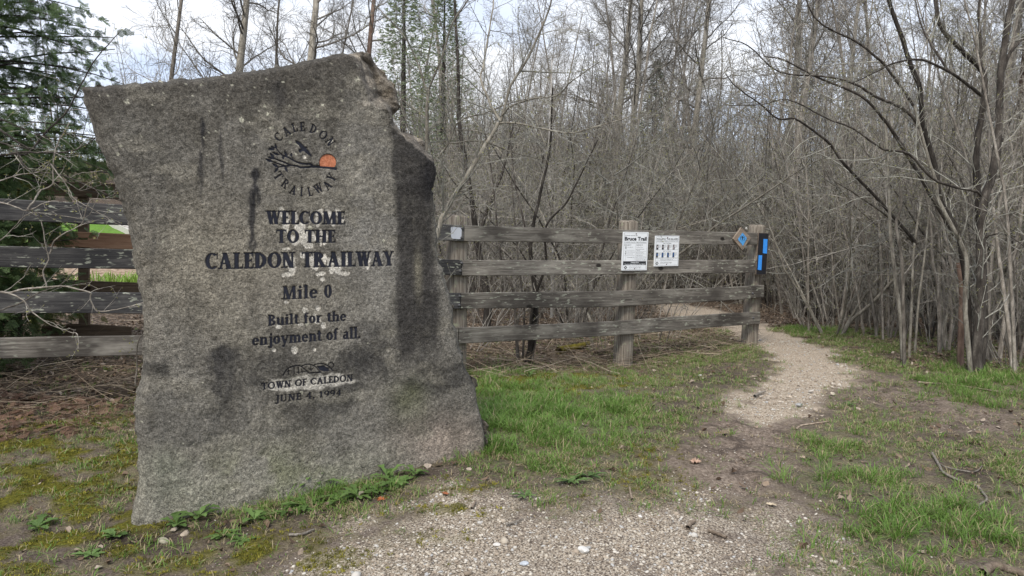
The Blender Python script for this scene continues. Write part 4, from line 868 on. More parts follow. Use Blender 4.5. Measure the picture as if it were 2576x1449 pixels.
def proto(name, r, kind):
    """-> list of (part name, mesh, kind)"""
    parts = []; cb = B(); bd = B()
    if kind == 'shrub':
        n = r.integers(4, 8); H = r.uniform(2.8, 4.6)
        for k in range(n):
            a = r.uniform(0, 6.28); l = r.uniform(.15, .62); d = np.array([math.cos(a) * l, math.sin(a) * l, 1.0]); st = np.array([math.cos(a) * .12, math.sin(a) * .12, -.08]) * r.uniform(.3, 1.3); st[2] = -.08
            h = H * r.uniform(.6, 1.1); pts, rd = grow(r, st, d, h, r.uniform(.009, .022), 12, .10, -.01, .22); s_ = B(); tube(s_, pts, rd, 6); parts.append(('stem', s_, None))
            twigs(r, cb, bd, pts, rd, int(h / .105), .75, 1, .14, .85, .02, .0021, .6)
    elif kind == 'spread':
        n = r.integers(3, 6); H = r.uniform(3.2, 5.0)
        for k in range(n):
            a = r.uniform(0, 6.28); l = r.uniform(.25, .8); d = np.array([math.cos(a) * l, math.sin(a) * l, 1.0]); st = np.array([math.cos(a) * .1, math.sin(a) * .1, -.08])
            h = H * r.uniform(.7, 1.1); pts, rd = grow(r, st, d, h, r.uniform(.016, .026), 12, .13, 0, .25); s_ = B(); tube(s_, pts, rd, 6); parts.append(('stem', s_, None))
            for j in range(7):
                p, dd = at_t(pts, r.uniform(.25, .9)); q, rq = grow(r, p, dd * .5 + perp(dd, r), r.uniform(.8, 1.9), .008, 9, .2, .02, .3); tube(cb, q, rq, 4); twigs(r, cb, bd, q, rq, 12, .55, 1, .1, .95, 0, .0026, .7, .3)
            twigs(r, cb, bd, pts, rd, 14, .7, 1, .2, .95, .0, .0026, .6, .3)
    elif kind == 'whip':
        n = r.integers(3, 7); H = r.uniform(3.6, 5.8)
        for k in range(n):
            a = r.uniform(0, 6.28); l = r.uniform(.02, .26); d = np.array([math.cos(a) * l, math.sin(a) * l, 1.0]); st = np.array([math.cos(a), math.sin(a), 0]) * r.uniform(.05, .3); st[2] = -.08
            h = H * r.uniform(.6, 1.1); pts, rd = grow(r, st, d, h, r.uniform(.011, .026), 12, .05, .0, .25); s_ = B(); tube(s_, pts, rd, 6); parts.append(('stem', s_, None))
            twigs(r, cb, bd, pts, rd, int(h / .16), .6, 1, .3, .8, .04, .0021, .5)
    elif kind == 'brush':
        for k in range(r.integers(9, 14)):
            a = r.uniform(0, 6.28); l = r.uniform(.2, .9); d = np.array([math.cos(a) * l, math.sin(a) * l, 1.0]); st = np.array([math.cos(a), math.sin(a), 0]) * r.uniform(.0, .35); st[2] = -.05
            pts, rd = grow(r, st, d, r.uniform(1.0, 2.2), r.uniform(.004, .009), 8, .12, 0, .3); tube(cb, pts, rd, 4); twigs(r, cb, bd, pts, rd, 9, .5, 1, .2, .8, .02, .0016, .3)
    elif kind in ('poplar', 'slim'):
        H = r.uniform(15, 19) if kind == 'poplar' else r.uniform(9, 13); r0 = r.uniform(.15, .21) if kind == 'poplar' else r.uniform(.05, .09)
        pts, rd = grow(r, (0, 0, -.2), np.array([r.normal() * .05, r.normal() * .05, 1]), H, r0, 18, .045, .03, .2); s_ = B(); tube(s_, pts, rd, 10); parts.append(('trunk', s_, None))
        nb = 30 if kind == 'poplar' else 22
        for j in range(nb):
            t_ = .16 + .82 * (j + r.random()) / nb; p, d = at_t(pts, min(t_, .97)); rr_ = np.interp(t_, np.linspace(0, 1, len(rd)), rd); dd = d * .55 + perp(d, r) * .9; l = (4.6 if kind == 'poplar' else 2.6) * (1 - .55 * t_) * r.uniform(.5, 1.2)
            q, rq = grow(r, p, dd, l, max(.008, rr_ * .33), 9, .20, .05, .25); tube(cb, q, rq, 5); twigs(r, cb, bd if kind == 'slim' else None, q, rq, int(l / .20) + 2, 1.35, 1, .12, .8, .02, .0048, .3)
    return parts + [('crown', cb, 'stuff')] + ([('bud', bd, 'stuff')] if bd.V else [])
def build_proto(name, r, kind, mats):
    out = []
    for nm, b, k in proto(name, r, kind):
        out.append((nm, b.mesh(nm, [mats.get(nm, M_TWIG)], nm in ('trunk', 'stem')), k))
    return out
def plant(name, parts, loc, rz, s_, label, cat, group, mats=None):
    o = empty(name, tuple(loc), rz, label, cat, group); o.scale = (s_, s_, s_ * 1.0)
    for nm, me_, k in parts:
        c_ = obj(nm, me_, o)
        if k: c_['kind'] = k
    return o
pr = np.random.default_rng(21)
shr = [build_proto('s', pr, 'shrub', {'stem': m_, 'crown': t_, 'bud': M_BUD}) for m_, t_ in ((M_BARK, M_TWIG), (M_BARKD, M_TWIG), (M_BARK, M_TWIGL), (M_BARK, M_TWIG), (M_BARKD, M_TWIG))]
spd = [build_proto('d', pr, 'spread', {'stem': m_, 'crown': t_, 'bud': M_BUD}) for m_, t_ in ((M_BARK, M_TWIGL), (M_BARKL, M_TWIGL), (M_BARKD, M_TWIG), (M_BARK, M_TWIG))]
whp = [build_proto('w', pr, 'whip', {'stem': m_, 'crown': M_TWIG, 'bud': M_BUD}) for m_ in (M_BARK, M_BARKD, M_BARKL, M_BARK)]
brs = [build_proto('b', pr, 'brush', {'crown': M_TWIG, 'bud': M_BUD}) for _ in range(3)]
pop = [build_proto('p', pr, 'poplar', {'trunk': M_POP, 'crown': M_TWIG}) for _ in range(3)]
slm = [build_proto('l', pr, 'slim', {'trunk': M_BARK, 'crown': M_TWIG, 'bud': M_BUD}) for _ in range(3)]
print('tri shrub', [sum(len(p[1].polygons) for p in x) for x in shr + whp + brs + pop + slm])

# tall trunks of the wood behind (pixel x at the horizon, depth, kind, label)
tall = [(415, 21, 'slim', 'thin dark bare tree rising above the left part of the stone'), (590, 27, 'poplar', 'pale thick leaning poplar above the middle of the stone top'), (768, 27, 'poplar', 'second pale poplar, straight, above the sloping stone top'), (835, 32, 'slim', 'slender grey tree between the straight poplar and the reddish trunk'),
        (905, 26, 'red', 'straight reddish-brown trunk just left of the stone peak'), (675, 24, 'slim', 'slim twiggy tree above the stone between the two pale poplars'), (1060, 30, 'slim', 'thin bare tree behind the green conifer right of the stone peak'), (1290, 33, 'slim', 'slender bare tree behind the leaning lichen trunk'),
        (1520, 30, 'poplar', 'tall pale poplar above the trail sign, the left one of a pair'), (1578, 27, 'poplar', 'tall pale poplar above the trail sign, the right one of a pair'), (1735, 30, 'poplar', 'pale poplar leaning left above the blaze sign'), (1800, 36, 'slim', 'thin pale tree just right of the leaning poplar'),
        (1970, 27, 'poplar', 'broad pale poplar veiled by branches above the end of the fence'), (2115, 33, 'poplar', 'faint poplar far behind the right thicket'), (2300, 28, 'slim', 'slim tree deep inside the right thicket'), (2540, 22, 'red', 'brown trunk at the far right edge behind the thicket'), (150, 40, 'slim', 'distant bare tree beyond the dark cedar')]
for k, (x, d, kd, lab) in enumerate(tall):
    p = P(x, 640, d); z = float(terr(p[0], p[1])); base = pop[k % 3] if kd in ('poplar', 'red') else slm[k % 3]
    t_ = plant('poplar_tree' if kd == 'poplar' else 'bare_tree', base, (p[0], p[1], z), k * 1.9, 1.0, lab, 'tree', 'tall bare trees of the wood')
    if kd == 'red':
        for c_ in t_.children:
            if c_.name.startswith('trunk'): c_.data = c_.data.copy(); c_.data.materials[0] = M_RED
        t_.scale = (.75, .75, .9)

def zone(a):
    for hi, s_ in ((1300, 'just right of the stone'), (1480, 'beyond the first fence bay'), (1640, 'beyond the trail sign'), (1800, 'beyond the blaze sign'), (1925, 'beyond the end of the fence'), (2050, 'right of the end post'), (2200, 'where the path bends out of sight'), (2350, 'left of the tall straight stems'), (2470, 'beside the big dark trunk'), (9999, 'at the far right edge')):
        if a < hi: return s_
def place_many(protos, n, test, seed, name, labels, cat, group, smin=.8, smax=1.2, xr=(-1, 14), yr=(7.5, 24), mind=.35):
    r = np.random.default_rng(seed); got = []; tries = 0
    while len(got) < n and tries < 9000:
        tries += 1; x, y = r.uniform(*xr), r.uniform(*yr)
        z = float(terr(x, y)); a, b_, d = proj(np.array([x, y, z]))
        if not test(float(a), float(b_), float(d), x, y): continue
        if any((x - q[0]) ** 2 + (y - q[1]) ** 2 < mind ** 2 for q in got): continue
        got.append((x, y))
        plant(name, protos[len(got) % len(protos)], (x, y, z), r.uniform(0, 6.28), r.uniform(smin, smax), labels + ' ' + zone(a), cat, group)
    return got
PD = lambda x, y: float(poly_dist(np.array(x), np.array(y), PATH))
def right_front(a, b_, d, x, y):
    return 1925 < a < 2680 and b_ < np.interp(a, [1930, 2080, 2350, 2470, 2680], [782, 842, 868, 915, 970]) and PD(x, y) < -.45 and b_ > 735
def right_back(a, b_, d, x, y): return 1900 < a < 2750 and 690 < b_ < 765 and PD(x, y) < -.6
def mid_back(a, b_, d, x, y): return 1100 < a < 1960 and fence_v(x, y) < -1.3 and b_ < 765 and PD(x, y) < -.5
g1 = place_many(whp + whp + whp + shr, 95, right_front, 31, 'thicket_shrub', 'grey many-stemmed shrub at the thicket front', 'shrub', 'shrubs of the thicket right of the path', .75, 1.15, (2.5, 13), (6, 16), .26)
g2 = place_many(whp + whp + shr, 90, right_back, 32, 'thicket_shrub', 'half hidden bare shrub farther back in the thicket', 'shrub', 'shrubs deeper in the right thicket', .8, 1.3, (3, 22), (9, 30), .4)
g3 = place_many(whp + whp + shr, 110, mid_back, 33, 'thicket_shrub', 'bare twiggy shrub behind the fence', 'shrub', 'shrubs of the thicket behind the fence', .8, 1.25, (-3, 9), (8.8, 26), .5)
g4 = place_many(brs, 36, lambda a, b_, d, x, y: 1120 < a < 2620 and PD(x, y) < -.35 and ((fence_v(x, y) < -.5) if a < 1900 else right_front(a, b_, d, x, y)), 34, 'brush_clump', 'low tangle of thin bare shoots', 'brush', 'low brush under the thicket', .6, 1.0, (-2, 10), (7, 14), .5)

g5 = place_many(spd, 9, lambda a, b_, d, x, y: 1120 < a < 1900 and -7 < fence_v(x, y) < -1.7 and PD(x, y) < -.7 and b_ > 700, 35, 'spreading_shrub', 'wide-branching lichen-grey shrub close behind the fence', 'shrub', 'spreading shrubs close behind the fence', .7, 1.05, (-2, 8), (7, 15), .7)
g6 = place_many(spd, 3, right_front, 36, 'spreading_shrub', 'wide-branching shrub among the front thicket stems', 'shrub', 'spreading shrubs in the right thicket', .8, 1.15, (2.5, 13), (6, 16), .6)
# geometry-node scatter for what nobody could count
def scatter(name, meshes, loc, rot, scl, idx, label=None, cat=None, parent=None):
    col = bpy.data.collections.new(name + '_source')
    for k, me_ in enumerate(meshes):
        o = bpy.data.objects.new(f'{name}_piece', me_); col.objects.link(o)
    pm = bpy.data.meshes.new(name); pm.vertices.add(len(loc)); pm.vertices.foreach_set('co', np.asarray(loc, np.float32).ravel())
    for nm, tp_, dat, key in (('rot', 'FLOAT_VECTOR', rot, 'vector'), ('scl', 'FLOAT', scl, 'value'), ('idx', 'INT', idx, 'value')):
        at = pm.attributes.new(nm, tp_, 'POINT'); at.data.foreach_set(key, np.asarray(dat, np.int32 if tp_ == 'INT' else np.float32).ravel())
    o = obj(name, pm, parent); o['kind'] = 'stuff'
    if label: o['label'] = label
    if cat: o['category'] = cat
    g = bpy.data.node_groups.new(name, 'GeometryNodeTree'); g.interface.new_socket('Geometry', in_out='INPUT', socket_type='NodeSocketGeometry'); g.interface.new_socket('Geometry', in_out='OUTPUT', socket_type='NodeSocketGeometry')
    N = g.nodes; gi = N.new('NodeGroupInput'); go = N.new('NodeGroupOutput'); ip = N.new('GeometryNodeInstanceOnPoints'); ci = N.new('GeometryNodeCollectionInfo'); ci.inputs['Collection'].default_value = col; ci.inputs['Separate Children'].default_value = True; ci.inputs['Reset Children'].default_value = True
    def na(nm, tp_): a = N.new('GeometryNodeInputNamedAttribute'); a.data_type = tp_; a.inputs['Name'].default_value = nm; return a.outputs[0]
    er = N.new('FunctionNodeEulerToRotation'); L = g.links.new
    m2p = N.new('GeometryNodeMeshToPoints'); L(gi.outputs[0], m2p.inputs[0]); L(m2p.outputs[0], ip.inputs['Points']); L(ci.outputs[0], ip.inputs['Instance']); ip.inputs['Pick Instance'].default_value = True
    L(na('idx', 'INT'), ip.inputs['Instance Index']); L(na('rot', 'FLOAT_VECTOR'), er.inputs[0]); L(er.outputs[0], ip.inputs['Rotation']); L(na('scl', 'FLOAT'), ip.inputs['Scale']); L(ip.outputs[0], go.inputs[0])
    md = o.modifiers.new('scatter', 'NODES'); md.node_group = g; return o
def join_parts(parts):
    """one mesh out of a prototype's parts"""
    Vs, Fq, Ft, mats, mi, n = [], [], [], [], [], 0
    me_ = bpy.data.meshes.new('far_shrub'); V = []; idx = []; tot = []; mt = []
    for k, (nm, m_, _) in enumerate(parts):
        v_ = np.empty(len(m_.vertices) * 3, np.float32); m_.vertices.foreach_get('co', v_); l_ = np.empty(len(m_.loops), np.int32); m_.loops.foreach_get('vertex_index', l_); t_ = np.empty(len(m_.polygons), np.int32); m_.polygons.foreach_get('loop_total', t_)
        V.append(v_.reshape(-1, 3)); idx.append(l_ + n); tot.append(t_); mt.append(np.full(len(t_), k, np.int32)); n += len(m_.vertices); me_.materials.append(m_.materials[0])
    V = np.concatenate(V); idx = np.concatenate(idx); tot = np.concatenate(tot); mt = np.concatenate(mt)
    me_.vertices.add(len(V)); me_.vertices.foreach_set('co', V.ravel()); me_.loops.add(len(idx)); me_.polygons.add(len(tot)); me_.loops.foreach_set('vertex_index', idx); me_.polygons.foreach_set('loop_start', np.concatenate([[0], np.cumsum(tot)[:-1]]).astype(np.int32)); me_.polygons.foreach_set('loop_total', tot); me_.polygons.foreach_set('material_index', mt)
    me_.update(calc_edges=True); return me_
r = np.random.default_rng(41); L_ = []
while len(L_) < 1000:
    y = r.uniform(16, 62); x = r.uniform(-.12 * y, .85 * y + 3)
    L_.append((x, y))
L_ += [(r.uniform(-26, -12), r.uniform(38, 60)) for _ in range(14)]
L_ = np.array(L_); zz = terr(L_[:, 0], L_[:, 1]); n = len(L_)
far_meshes = [join_parts(p) for p in (shr[0], whp[3], whp[0], whp[1], slm[0], slm[1])]
scatter('distant_woodland', far_meshes, np.column_stack([L_, zz]), np.column_stack([np.zeros(n), np.zeros(n), r.uniform(0, 6.28, n)]), r.uniform(.8, 1.35, n) * (1 + .5 * (L_[:, 1] > 30)), np.where(r.random(n) < .95, r.integers(0, 4, n), r.integers(4, 6, n)), 'grey mass of bare woodland behind the fence and thicket', 'woodland')

# hero trees drawn branch by branch
def line(pts, d0, d1, f):
    n = len(pts); return smooth_line(np.array([P(*f(x, y), d0 + (d1 - d0) * k / (n - 1)) for k, (x, y) in enumerate(pts)]), 4)
f2 = lambda x, y: (858.7 + x * .5, y * .5)
f3_ = lambda x, y: (1717.3 + x * .5, y * .5)
f7 = lambda x, y: (x / 1.705 / 1.5652, (650 + y / 1.705) / 1.5652)
f1 = lambda x, y: (x * .5, y * .5)
def hero(name, base, label, branches, mat, tmat, f, seed, dens=9, L=.5, lv=1, rmin=.0017, budp=.6, bud=True):
    r = np.random.default_rng(seed); root = empty(name, tuple(base), 0, label, 'tree' if 'tree' in name else 'shrub'); cb = B(); bd = B() if bud else None
    for nm, pts, d0, d1, ra, rb in branches:
        q = line(pts, d0, d1, f) if not isinstance(pts, np.ndarray) else smooth_line(pts, 4)
        q = q + np.cumsum(r.normal(size=q.shape) * .0025, axis=0) * (0 if len(q) < 4 else 1); rd = np.linspace(ra, rb, len(q)); b = B(); tube(b, q, rd, 8); obj(nm, b.mesh(nm, [mat], True, base), root)
        ln = np.linalg.norm(np.diff(q, axis=0), axis=1).sum(); twigs(r, cb, bd, q, rd, int(ln * dens), L, lv, .12, .85, .02, rmin, budp, .25)
    obj('crown', cb.mesh('crown', [tmat], False, base), root, kind='stuff')
    if bd and bd.V: obj('bud', bd.mesh('bud', [M_BUD], False, base), root, kind='stuff')
    return root
gb = ground(1050, 930, 5.0); gb = P(1050, 900, 6.0); gb[2] = float(terr(gb[0], gb[1])) - .05
hero('leaning_tree', gb, 'leaning lichen-barked tree rising from behind the right edge of the stone', [
    ('trunk', np.array([gb, P(1075, 700, 6.0)] + [P(*f2(x, y), 6.0) for x, y in [(495, 1140), (530, 1060), (620, 910), (700, 780), (765, 670), (800, 610)]]), 6, 6, .024, .0155),
    ('branch', [(800, 610), (850, 430), (920, 320), (985, 180), (1040, 50), (1060, -60)], 6.0, 5.7, .0125, .006),
    ('branch', [(800, 610), (760, 540), (710, 400), (715, 340), (735, 200), (770, 0), (780, -80)], 6.0, 6.3, .0115, .005),
    ('branch', [(800, 590), (850, 540), (940, 500), (1085, 480), (1170, 400), (1300, 310)], 6.0, 5.6, .009, .003),
    ('branch', [(800, 620), (900, 625), (1040, 655), (1150, 670), (1270, 640), (1420, 600), (1500, 560)], 6.0, 5.5, .008, .003),
    ('branch', [(765, 690), (680, 660), (560, 650), (470, 655)], 6.0, 6.4, .006, .003)], M_BARKL, M_TWIGL, f2, 51, 13, .6, 1, .0022)
gb2 = P(1070, 930, 6.3); gb2[2] = float(terr(gb2[0], gb2[1])) - .05
hero('spreading_tree', gb2, 'twiggy forked tree close behind the broken right shoulder of the stone', [
    ('trunk', np.array([gb2, P(1078, 650, 6.3)] + [P(*f2(x, y), 6.3) for x, y in [(430, 800), (432, 660), (437, 460)]]), 6, 6, .022, .014),
    ('branch', [(437, 460), (500, 300), (560, 120), (640, 0), (665, -60)], 6.3, 6.1, .010, .005), ('branch', [(432, 460), (390, 330), (330, 200), (240, 90), (100, -40)], 6.3, 6.5, .009, .004),
    ('branch', [(485, 795), (540, 720), (570, 640), (620, 595), (720, 570), (850, 520), (1010, 485)], 6.3, 6.0, .009, .003), ('branch', [(570, 640), (545, 560), (540, 440), (520, 300)], 6.3, 6.3, .007, .003),
    ('branch', [(435, 600), (360, 545), (300, 500), (250, 420)], 6.3, 6.6, .006, .003), ('branch', [(545, 720), (700, 705), (850, 760), (1000, 800), (1150, 830)], 6.2, 5.9, .006, .0025)], M_BARKL, M_TWIGL, f2, 52, 13, .55, 1, .0022)
f6 = lambda x, y: ((1700 + x / 2.229) / 1.5652, (800 + y / 2.229) / 1.5652)
gb3 = ground(1325, 912, 6.5)
dd3 = float((gb3 - CAM) @ F_)
hero('clump_tree', gb3, 'dark multi-stemmed small tree rooted just behind the fence below the first bay', [
    ('stem', [(835, 1410), (880, 1200), (900, 950), (905, 640), (870, 420), (900, 150), (960, -100), (1040, -500), (1060, -1000)], dd3, dd3, .034, .010), ('stem', [(760, 1390), (740, 1200), (720, 920), (690, 720), (600, 500), (560, 200), (520, -200), (440, -700)], dd3, dd3 + .3, .022, .007),
    ('stem', [(850, 1400), (870, 1000), (930, 740), (990, 520), (1000, 200), (1180, 0), (1300, -250), (1450, -560)], dd3, dd3 - .4, .020, .006), ('stem', [(800, 1390), (810, 1150), (810, 900), (775, 600), (740, 200), (700, -300)], dd3, dd3, .014, .005),
    ('stem', [(880, 1380), (930, 1000), (880, 640), (840, 300), (760, 0), (700, -300), (660, -900)], dd3, dd3 + .2, .018, .006)], M_BARKD, M_TWIG, f6, 53, 6, .55, 1)
gb4 = ground(1218, 830, 7.5); dd4 = float((gb4 - CAM) @ F_)
hero('dark_tree', gb4, 'thick dark leaning trunk behind the fence just right of the stone', [('trunk', [(470, 1150), (495, 900), (470, 700), (420, 450), (380, 150), (330, -200), (250, -700), (240, -1200), (200, -2000), (230, -2700)], dd4, dd4, .07, .012), ('branch', [(400, 330), (500, 0), (620, -300), (700, -700)], dd4, dd4 - .5, .03, .01)], M_BARKD, M_TWIG, f6, 54, 6, .7, 1)
# birch
gb5 = ground(1375, 765, 9); dd5 = float((gb5 - CAM) @ F_)
hero('birch_tree', gb5, 'slim white birch leaning inside the thicket behind the leaning tree', [('trunk', [(1048, 1530), (1045, 1100), (1045, 900), (1040, 780)], dd5, dd5, .035, .03), ('branch', [(1040, 780), (1000, 730), (960, 670), (930, 600), (900, 400)], dd5, dd5, .028, .012), ('branch', [(1040, 780), (1050, 600), (1060, 300)], dd5, dd5, .024, .012)], M_BIRCH, M_TWIG, f2, 55, 4, .7, 1, bud=False)
# right-hand big tree
gb6 = ground(2457, 938, 4); dr = float((gb6 - CAM) @ F_)
hero('multi_trunk_tree', gb6, 'big dark rough multi-trunk tree with long arching branches at the right edge', [
    ('trunk', [(1480, 1890), (1478, 1780), (1490, 1600), (1500, 1440), (1495, 1200), (1520, 1000), (1560, 860), (1585, 600), (1590, 400), (1620, 150), (1660, -60)], dr, dr, 0.0496, 0.0255),
    ('trunk', [(1500, 1870), (1520, 1600), (1510, 1300), (1490, 1000), (1480, 800), (1515, 550), (1530, 400), (1490, 320), (1430, 270), (1380, 220), (1300, 110), (1270, -60)], dr + .2, dr + .2, 0.0360, 0.0180),
    ('trunk', [(1450, 1860), (1440, 1700), (1430, 1450), (1410, 1300), (1380, 1150), (1300, 1020), (1270, 850), (1210, 640), (1190, 450), (1140, 300), (1105, 180), (1060, 60), (1020, -60)], dr + .1, dr + .1, 0.0272, 0.0180),
    ('branch', [(1500, 980), (1450, 960), (1270, 910), (1130, 770), (1000, 740), (850, 640), (700, 580), (520, 495), (385, 520), (230, 520)], dr, dr - .6, 0.0144, 0.0030),
    ('branch', [(1370, 1180), (1190, 880), (1080, 700), (1010, 600), (900, 490), (700, 400), (520, 310), (410, 290)], dr + .5, dr, 0.0208, 0.0053),
    ('branch', [(1230, 700), (1130, 560), (970, 480), (860, 410), (700, 370), (480, 350), (330, 220), (200, 180)], dr + .3, dr, 0.0160, 0.0037),
    ('branch', [(1180, 1230), (1000, 1020), (820, 830), (750, 730), (660, 660), (560, 600), (480, 600), (390, 530), (260, 430), (215, 370)], dr + 1, dr + .6, 0.0176, 0.0045),
    ('branch', [(1500, 480), (1440, 430), (1340, 360), (1210, 300), (1060, 320), (950, 380), (860, 420)], dr, dr - .5, 0.0160, 0.0037),
    ('branch', [(1180, 560), (1070, 400), (985, 290), (870, 200), (770, 150), (680, 100), (625, 0), (610, -60)], dr + .6, dr + .3, 0.0144, 0.0053),
    ('branch', [(1500, 330), (1500, 200), (1490, 100), (1500, -50)], dr, dr, 0.0144, 0.0090), ('branch', [(1340, 360), (1240, 200), (1200, 120), (1160, -50)], dr, dr + .3, 0.0120, 0.0060),
    ('branch', [(1500, 1200), (1600, 1170), (1690, 1220), (1760, 1300)], dr, dr - .4, 0.0080, 0.0030), ('branch', [(1590, 430), (1640, 280), (1720, 180), (1800, 60)], dr, dr, 0.0176, 0.0075)], M_BARKD, M_TWIGL, f3_, 56, 10, .6, 1, .0024)
# separate stems rising in front of the right thicket
g7 = lambda x, y: ((3400 + x / 1.6108) / 1.5652, (600 + y / 1.6108) / 1.5652)
stems = [([(690, 1300), (660, 1150), (650, 900), (655, 700), (600, 540), (480, 300), (470, 180), (420, 20), (330, -300)], .022, .012), ([(260, 1220), (230, 1000), (190, 700), (165, 450), (155, 150), (145, -150), (120, -500)], .022, .010), ([(295, 1240), (310, 900), (330, 550), (370, 300), (400, 0), (420, -300)], .014, .007), ([(330, 1235), (340, 1050), (385, 700), (420, 350), (440, 100), (470, -250)], .013, .006),
         ([(490, 1235), (520, 1080), (560, 850), (600, 620), (640, 400), (700, 100), (740, -200)], .016, .008), ([(270, 1200), (250, 800), (240, 640), (210, 460), (240, 330), (220, 120), (190, -150)], .018, .009), ([(790, 1230), (800, 900), (820, 600), (870, 300), (940, 50), (1000, -200)], .022, .010), ([(870, 1100), (930, 850), (980, 600), (1010, 400), (1060, 100)], .024, .012), ([(490, 1180), (480, 900), (440, 700), (430, 450), (380, 150), (350, -200)], .020, .010),
         ([(540, 1210), (560, 1000), (490, 600), (430, 380), (330, 300), (290, 150), (260, -200)], .018, .008), ([(620, 1200), (620, 900), (600, 700)], .03, .02)]
lab7 = ['thick pale ringed stem curving left in front of the big dark trunk', 'smooth grey stem, leftmost of the tall straight ones in the right thicket', 'thin straight grey pole stem right of the leftmost tall stem', 'thin pole stem slanting right beside its straight neighbour', 'slanting stem crossing behind the thick ringed stem', 'kinked grey stem just behind the leftmost tall stem', 'long grey stem right of the big dark trunk', 'leaning grey stem near the right edge of the photo', 'mid-grey upright stem at the centre of the right thicket', 'crooked stem with a bend at the centre of the right thicket', 'short thick brown stub behind the ringed stem']
for k, (pts, ra, rb) in enumerate(stems):
    d_ = dr + .5 + .25 * (k % 5) if k else dr - .05; x, y = g7(*pts[0]); gp_ = P(x, y, d_); gp_[2] = float(terr(gp_[0], gp_[1])) - .05
    dz = 0; q = np.array([gp_] + [P(*g7(*p), d_) for p in pts[1:]])
    hero('sapling', gp_, lab7[k], [('stem', q, 0, 0, ra * 1.05, rb)], M_BARKL if k in (0, 1, 2, 3, 4) else M_BARK if k != 10 else M_RED, M_TWIG, None, 70 + k, 4, .5, 1, budp=.3)
# lichen shrub across the left bay
hb = np.array([P(-60, 1000, 4.55)[0], P(-60, 1000, 4.55)[1], 0]); hb[2] = float(terr(hb[0], hb[1]))
LB = [('branch', [(-120, 870), (0, 855), (60, 862), (190, 832), (400, 815), (520, 835), (600, 860), (600, 900), (650, 985), (760, 975), (880, 945), (1000, 905)], 4.55, 4.7, 0.0075, 0.0021), ('branch', [(-100, 1030), (0, 990), (130, 940), (250, 880), (360, 835), (420, 810), (520, 700)], 4.6, 4.8, 0.0061, 0.0021), ('branch', [(60, 862), (150, 910), (210, 1000), (330, 1080), (450, 1135), (500, 1155), (510, 1250)], 4.5, 4.5, 0.0048, 0.0017), ('branch', [(-150, 220), (0, 245), (100, 275), (190, 300), (300, 250), (400, 240)], 4.6, 4.6, 0.0054, 0.0021),
      ('branch', [(190, 300), (250, 230), (300, 170), (370, 120), (380, 0), (420, -150), (500, -300)], 4.6, 4.8, 0.0061, 0.0028), ('branch', [(330, 600), (350, 560), (380, 500), (520, 430), (560, 390), (620, 240), (740, 240), (790, 210)], 4.6, 4.6, 0.0054, 0.0017), ('branch', [(320, 830), (310, 720), (340, 640), (320, 560), (310, 450), (300, 380)], 4.6, 4.6, 0.0048, 0.0028), ('branch', [(340, 0), (430, 110), (460, 180), (490, 230), (600, 300), (780, 400), (870, 430)], 4.7, 4.6, 0.0034, 0.0014),
      ('branch', [(-100, 130), (0, 110), (120, 60), (260, 40), (330, -30)], 4.6, 4.8, 0.0048, 0.0028), ('branch', [(440, 110), (540, 175), (640, 150), (780, 100)], 4.6, 4.6, 0.0027, 0.0014), ('stem', [(905, 1480), (915, 1300), (925, 1180), (960, 1120), (970, 1000)], 4.3, 4.2, 0.0041, 0.0028), ('branch', [(-100, 560), (20, 500), (110, 400), (200, 330), (330, 340), (560, 360), (640, 250)], 4.6, 4.6, 0.0041, 0.0014)]
hero('lichen_shrub', hb, 'pale lichen-covered bare shrub branching across the left rails beside the stone', [('stem', np.array([hb, P(-75, 760, 4.6), P(-60, 600, 4.6), P(-30, 480, 4.6)]), 0, 0, .02, .012)] + LB, M_BARK, M_TWIG, f7, 91, 9, .26, 1, .0011, .7)
UL = [('branch', [(-80, 800), (60, 770), (140, 770), (250, 640), (330, 560), (400, 430), (470, 300), (560, 200), (600, 150)], 4.9, 5.0, .009, .002), ('branch', [(60, 770), (200, 765), (340, 770), (440, 740), (490, 700)], 4.8, 4.8, .006, .003), ('branch', [(-60, 700), (60, 740), (130, 850), (300, 880), (480, 960), (600, 1010)], 4.8, 4.7, .006, .002), ('branch', [(-60, 560), (100, 640), (250, 690), (380, 660)], 4.9, 4.9, .005, .002), ('branch', [(-80, 620), (0, 650), (60, 700), (150, 760)], 4.8, 4.8, .009, .006)]
hero('overhanging_shrub', hb + np.array([-.25, .35, 0]), 'dark bare shrub branching in front of the cedar above the left rails', [('stem', np.array([hb + np.array([-.25, .35, 0]), P(-110, 600, 4.9), P(-60, 400, 4.9)]), 0, 0, .022, .014)] + UL, M_BARKD, M_TWIG, f1, 92, 15, .3, 1, .0012, .4)

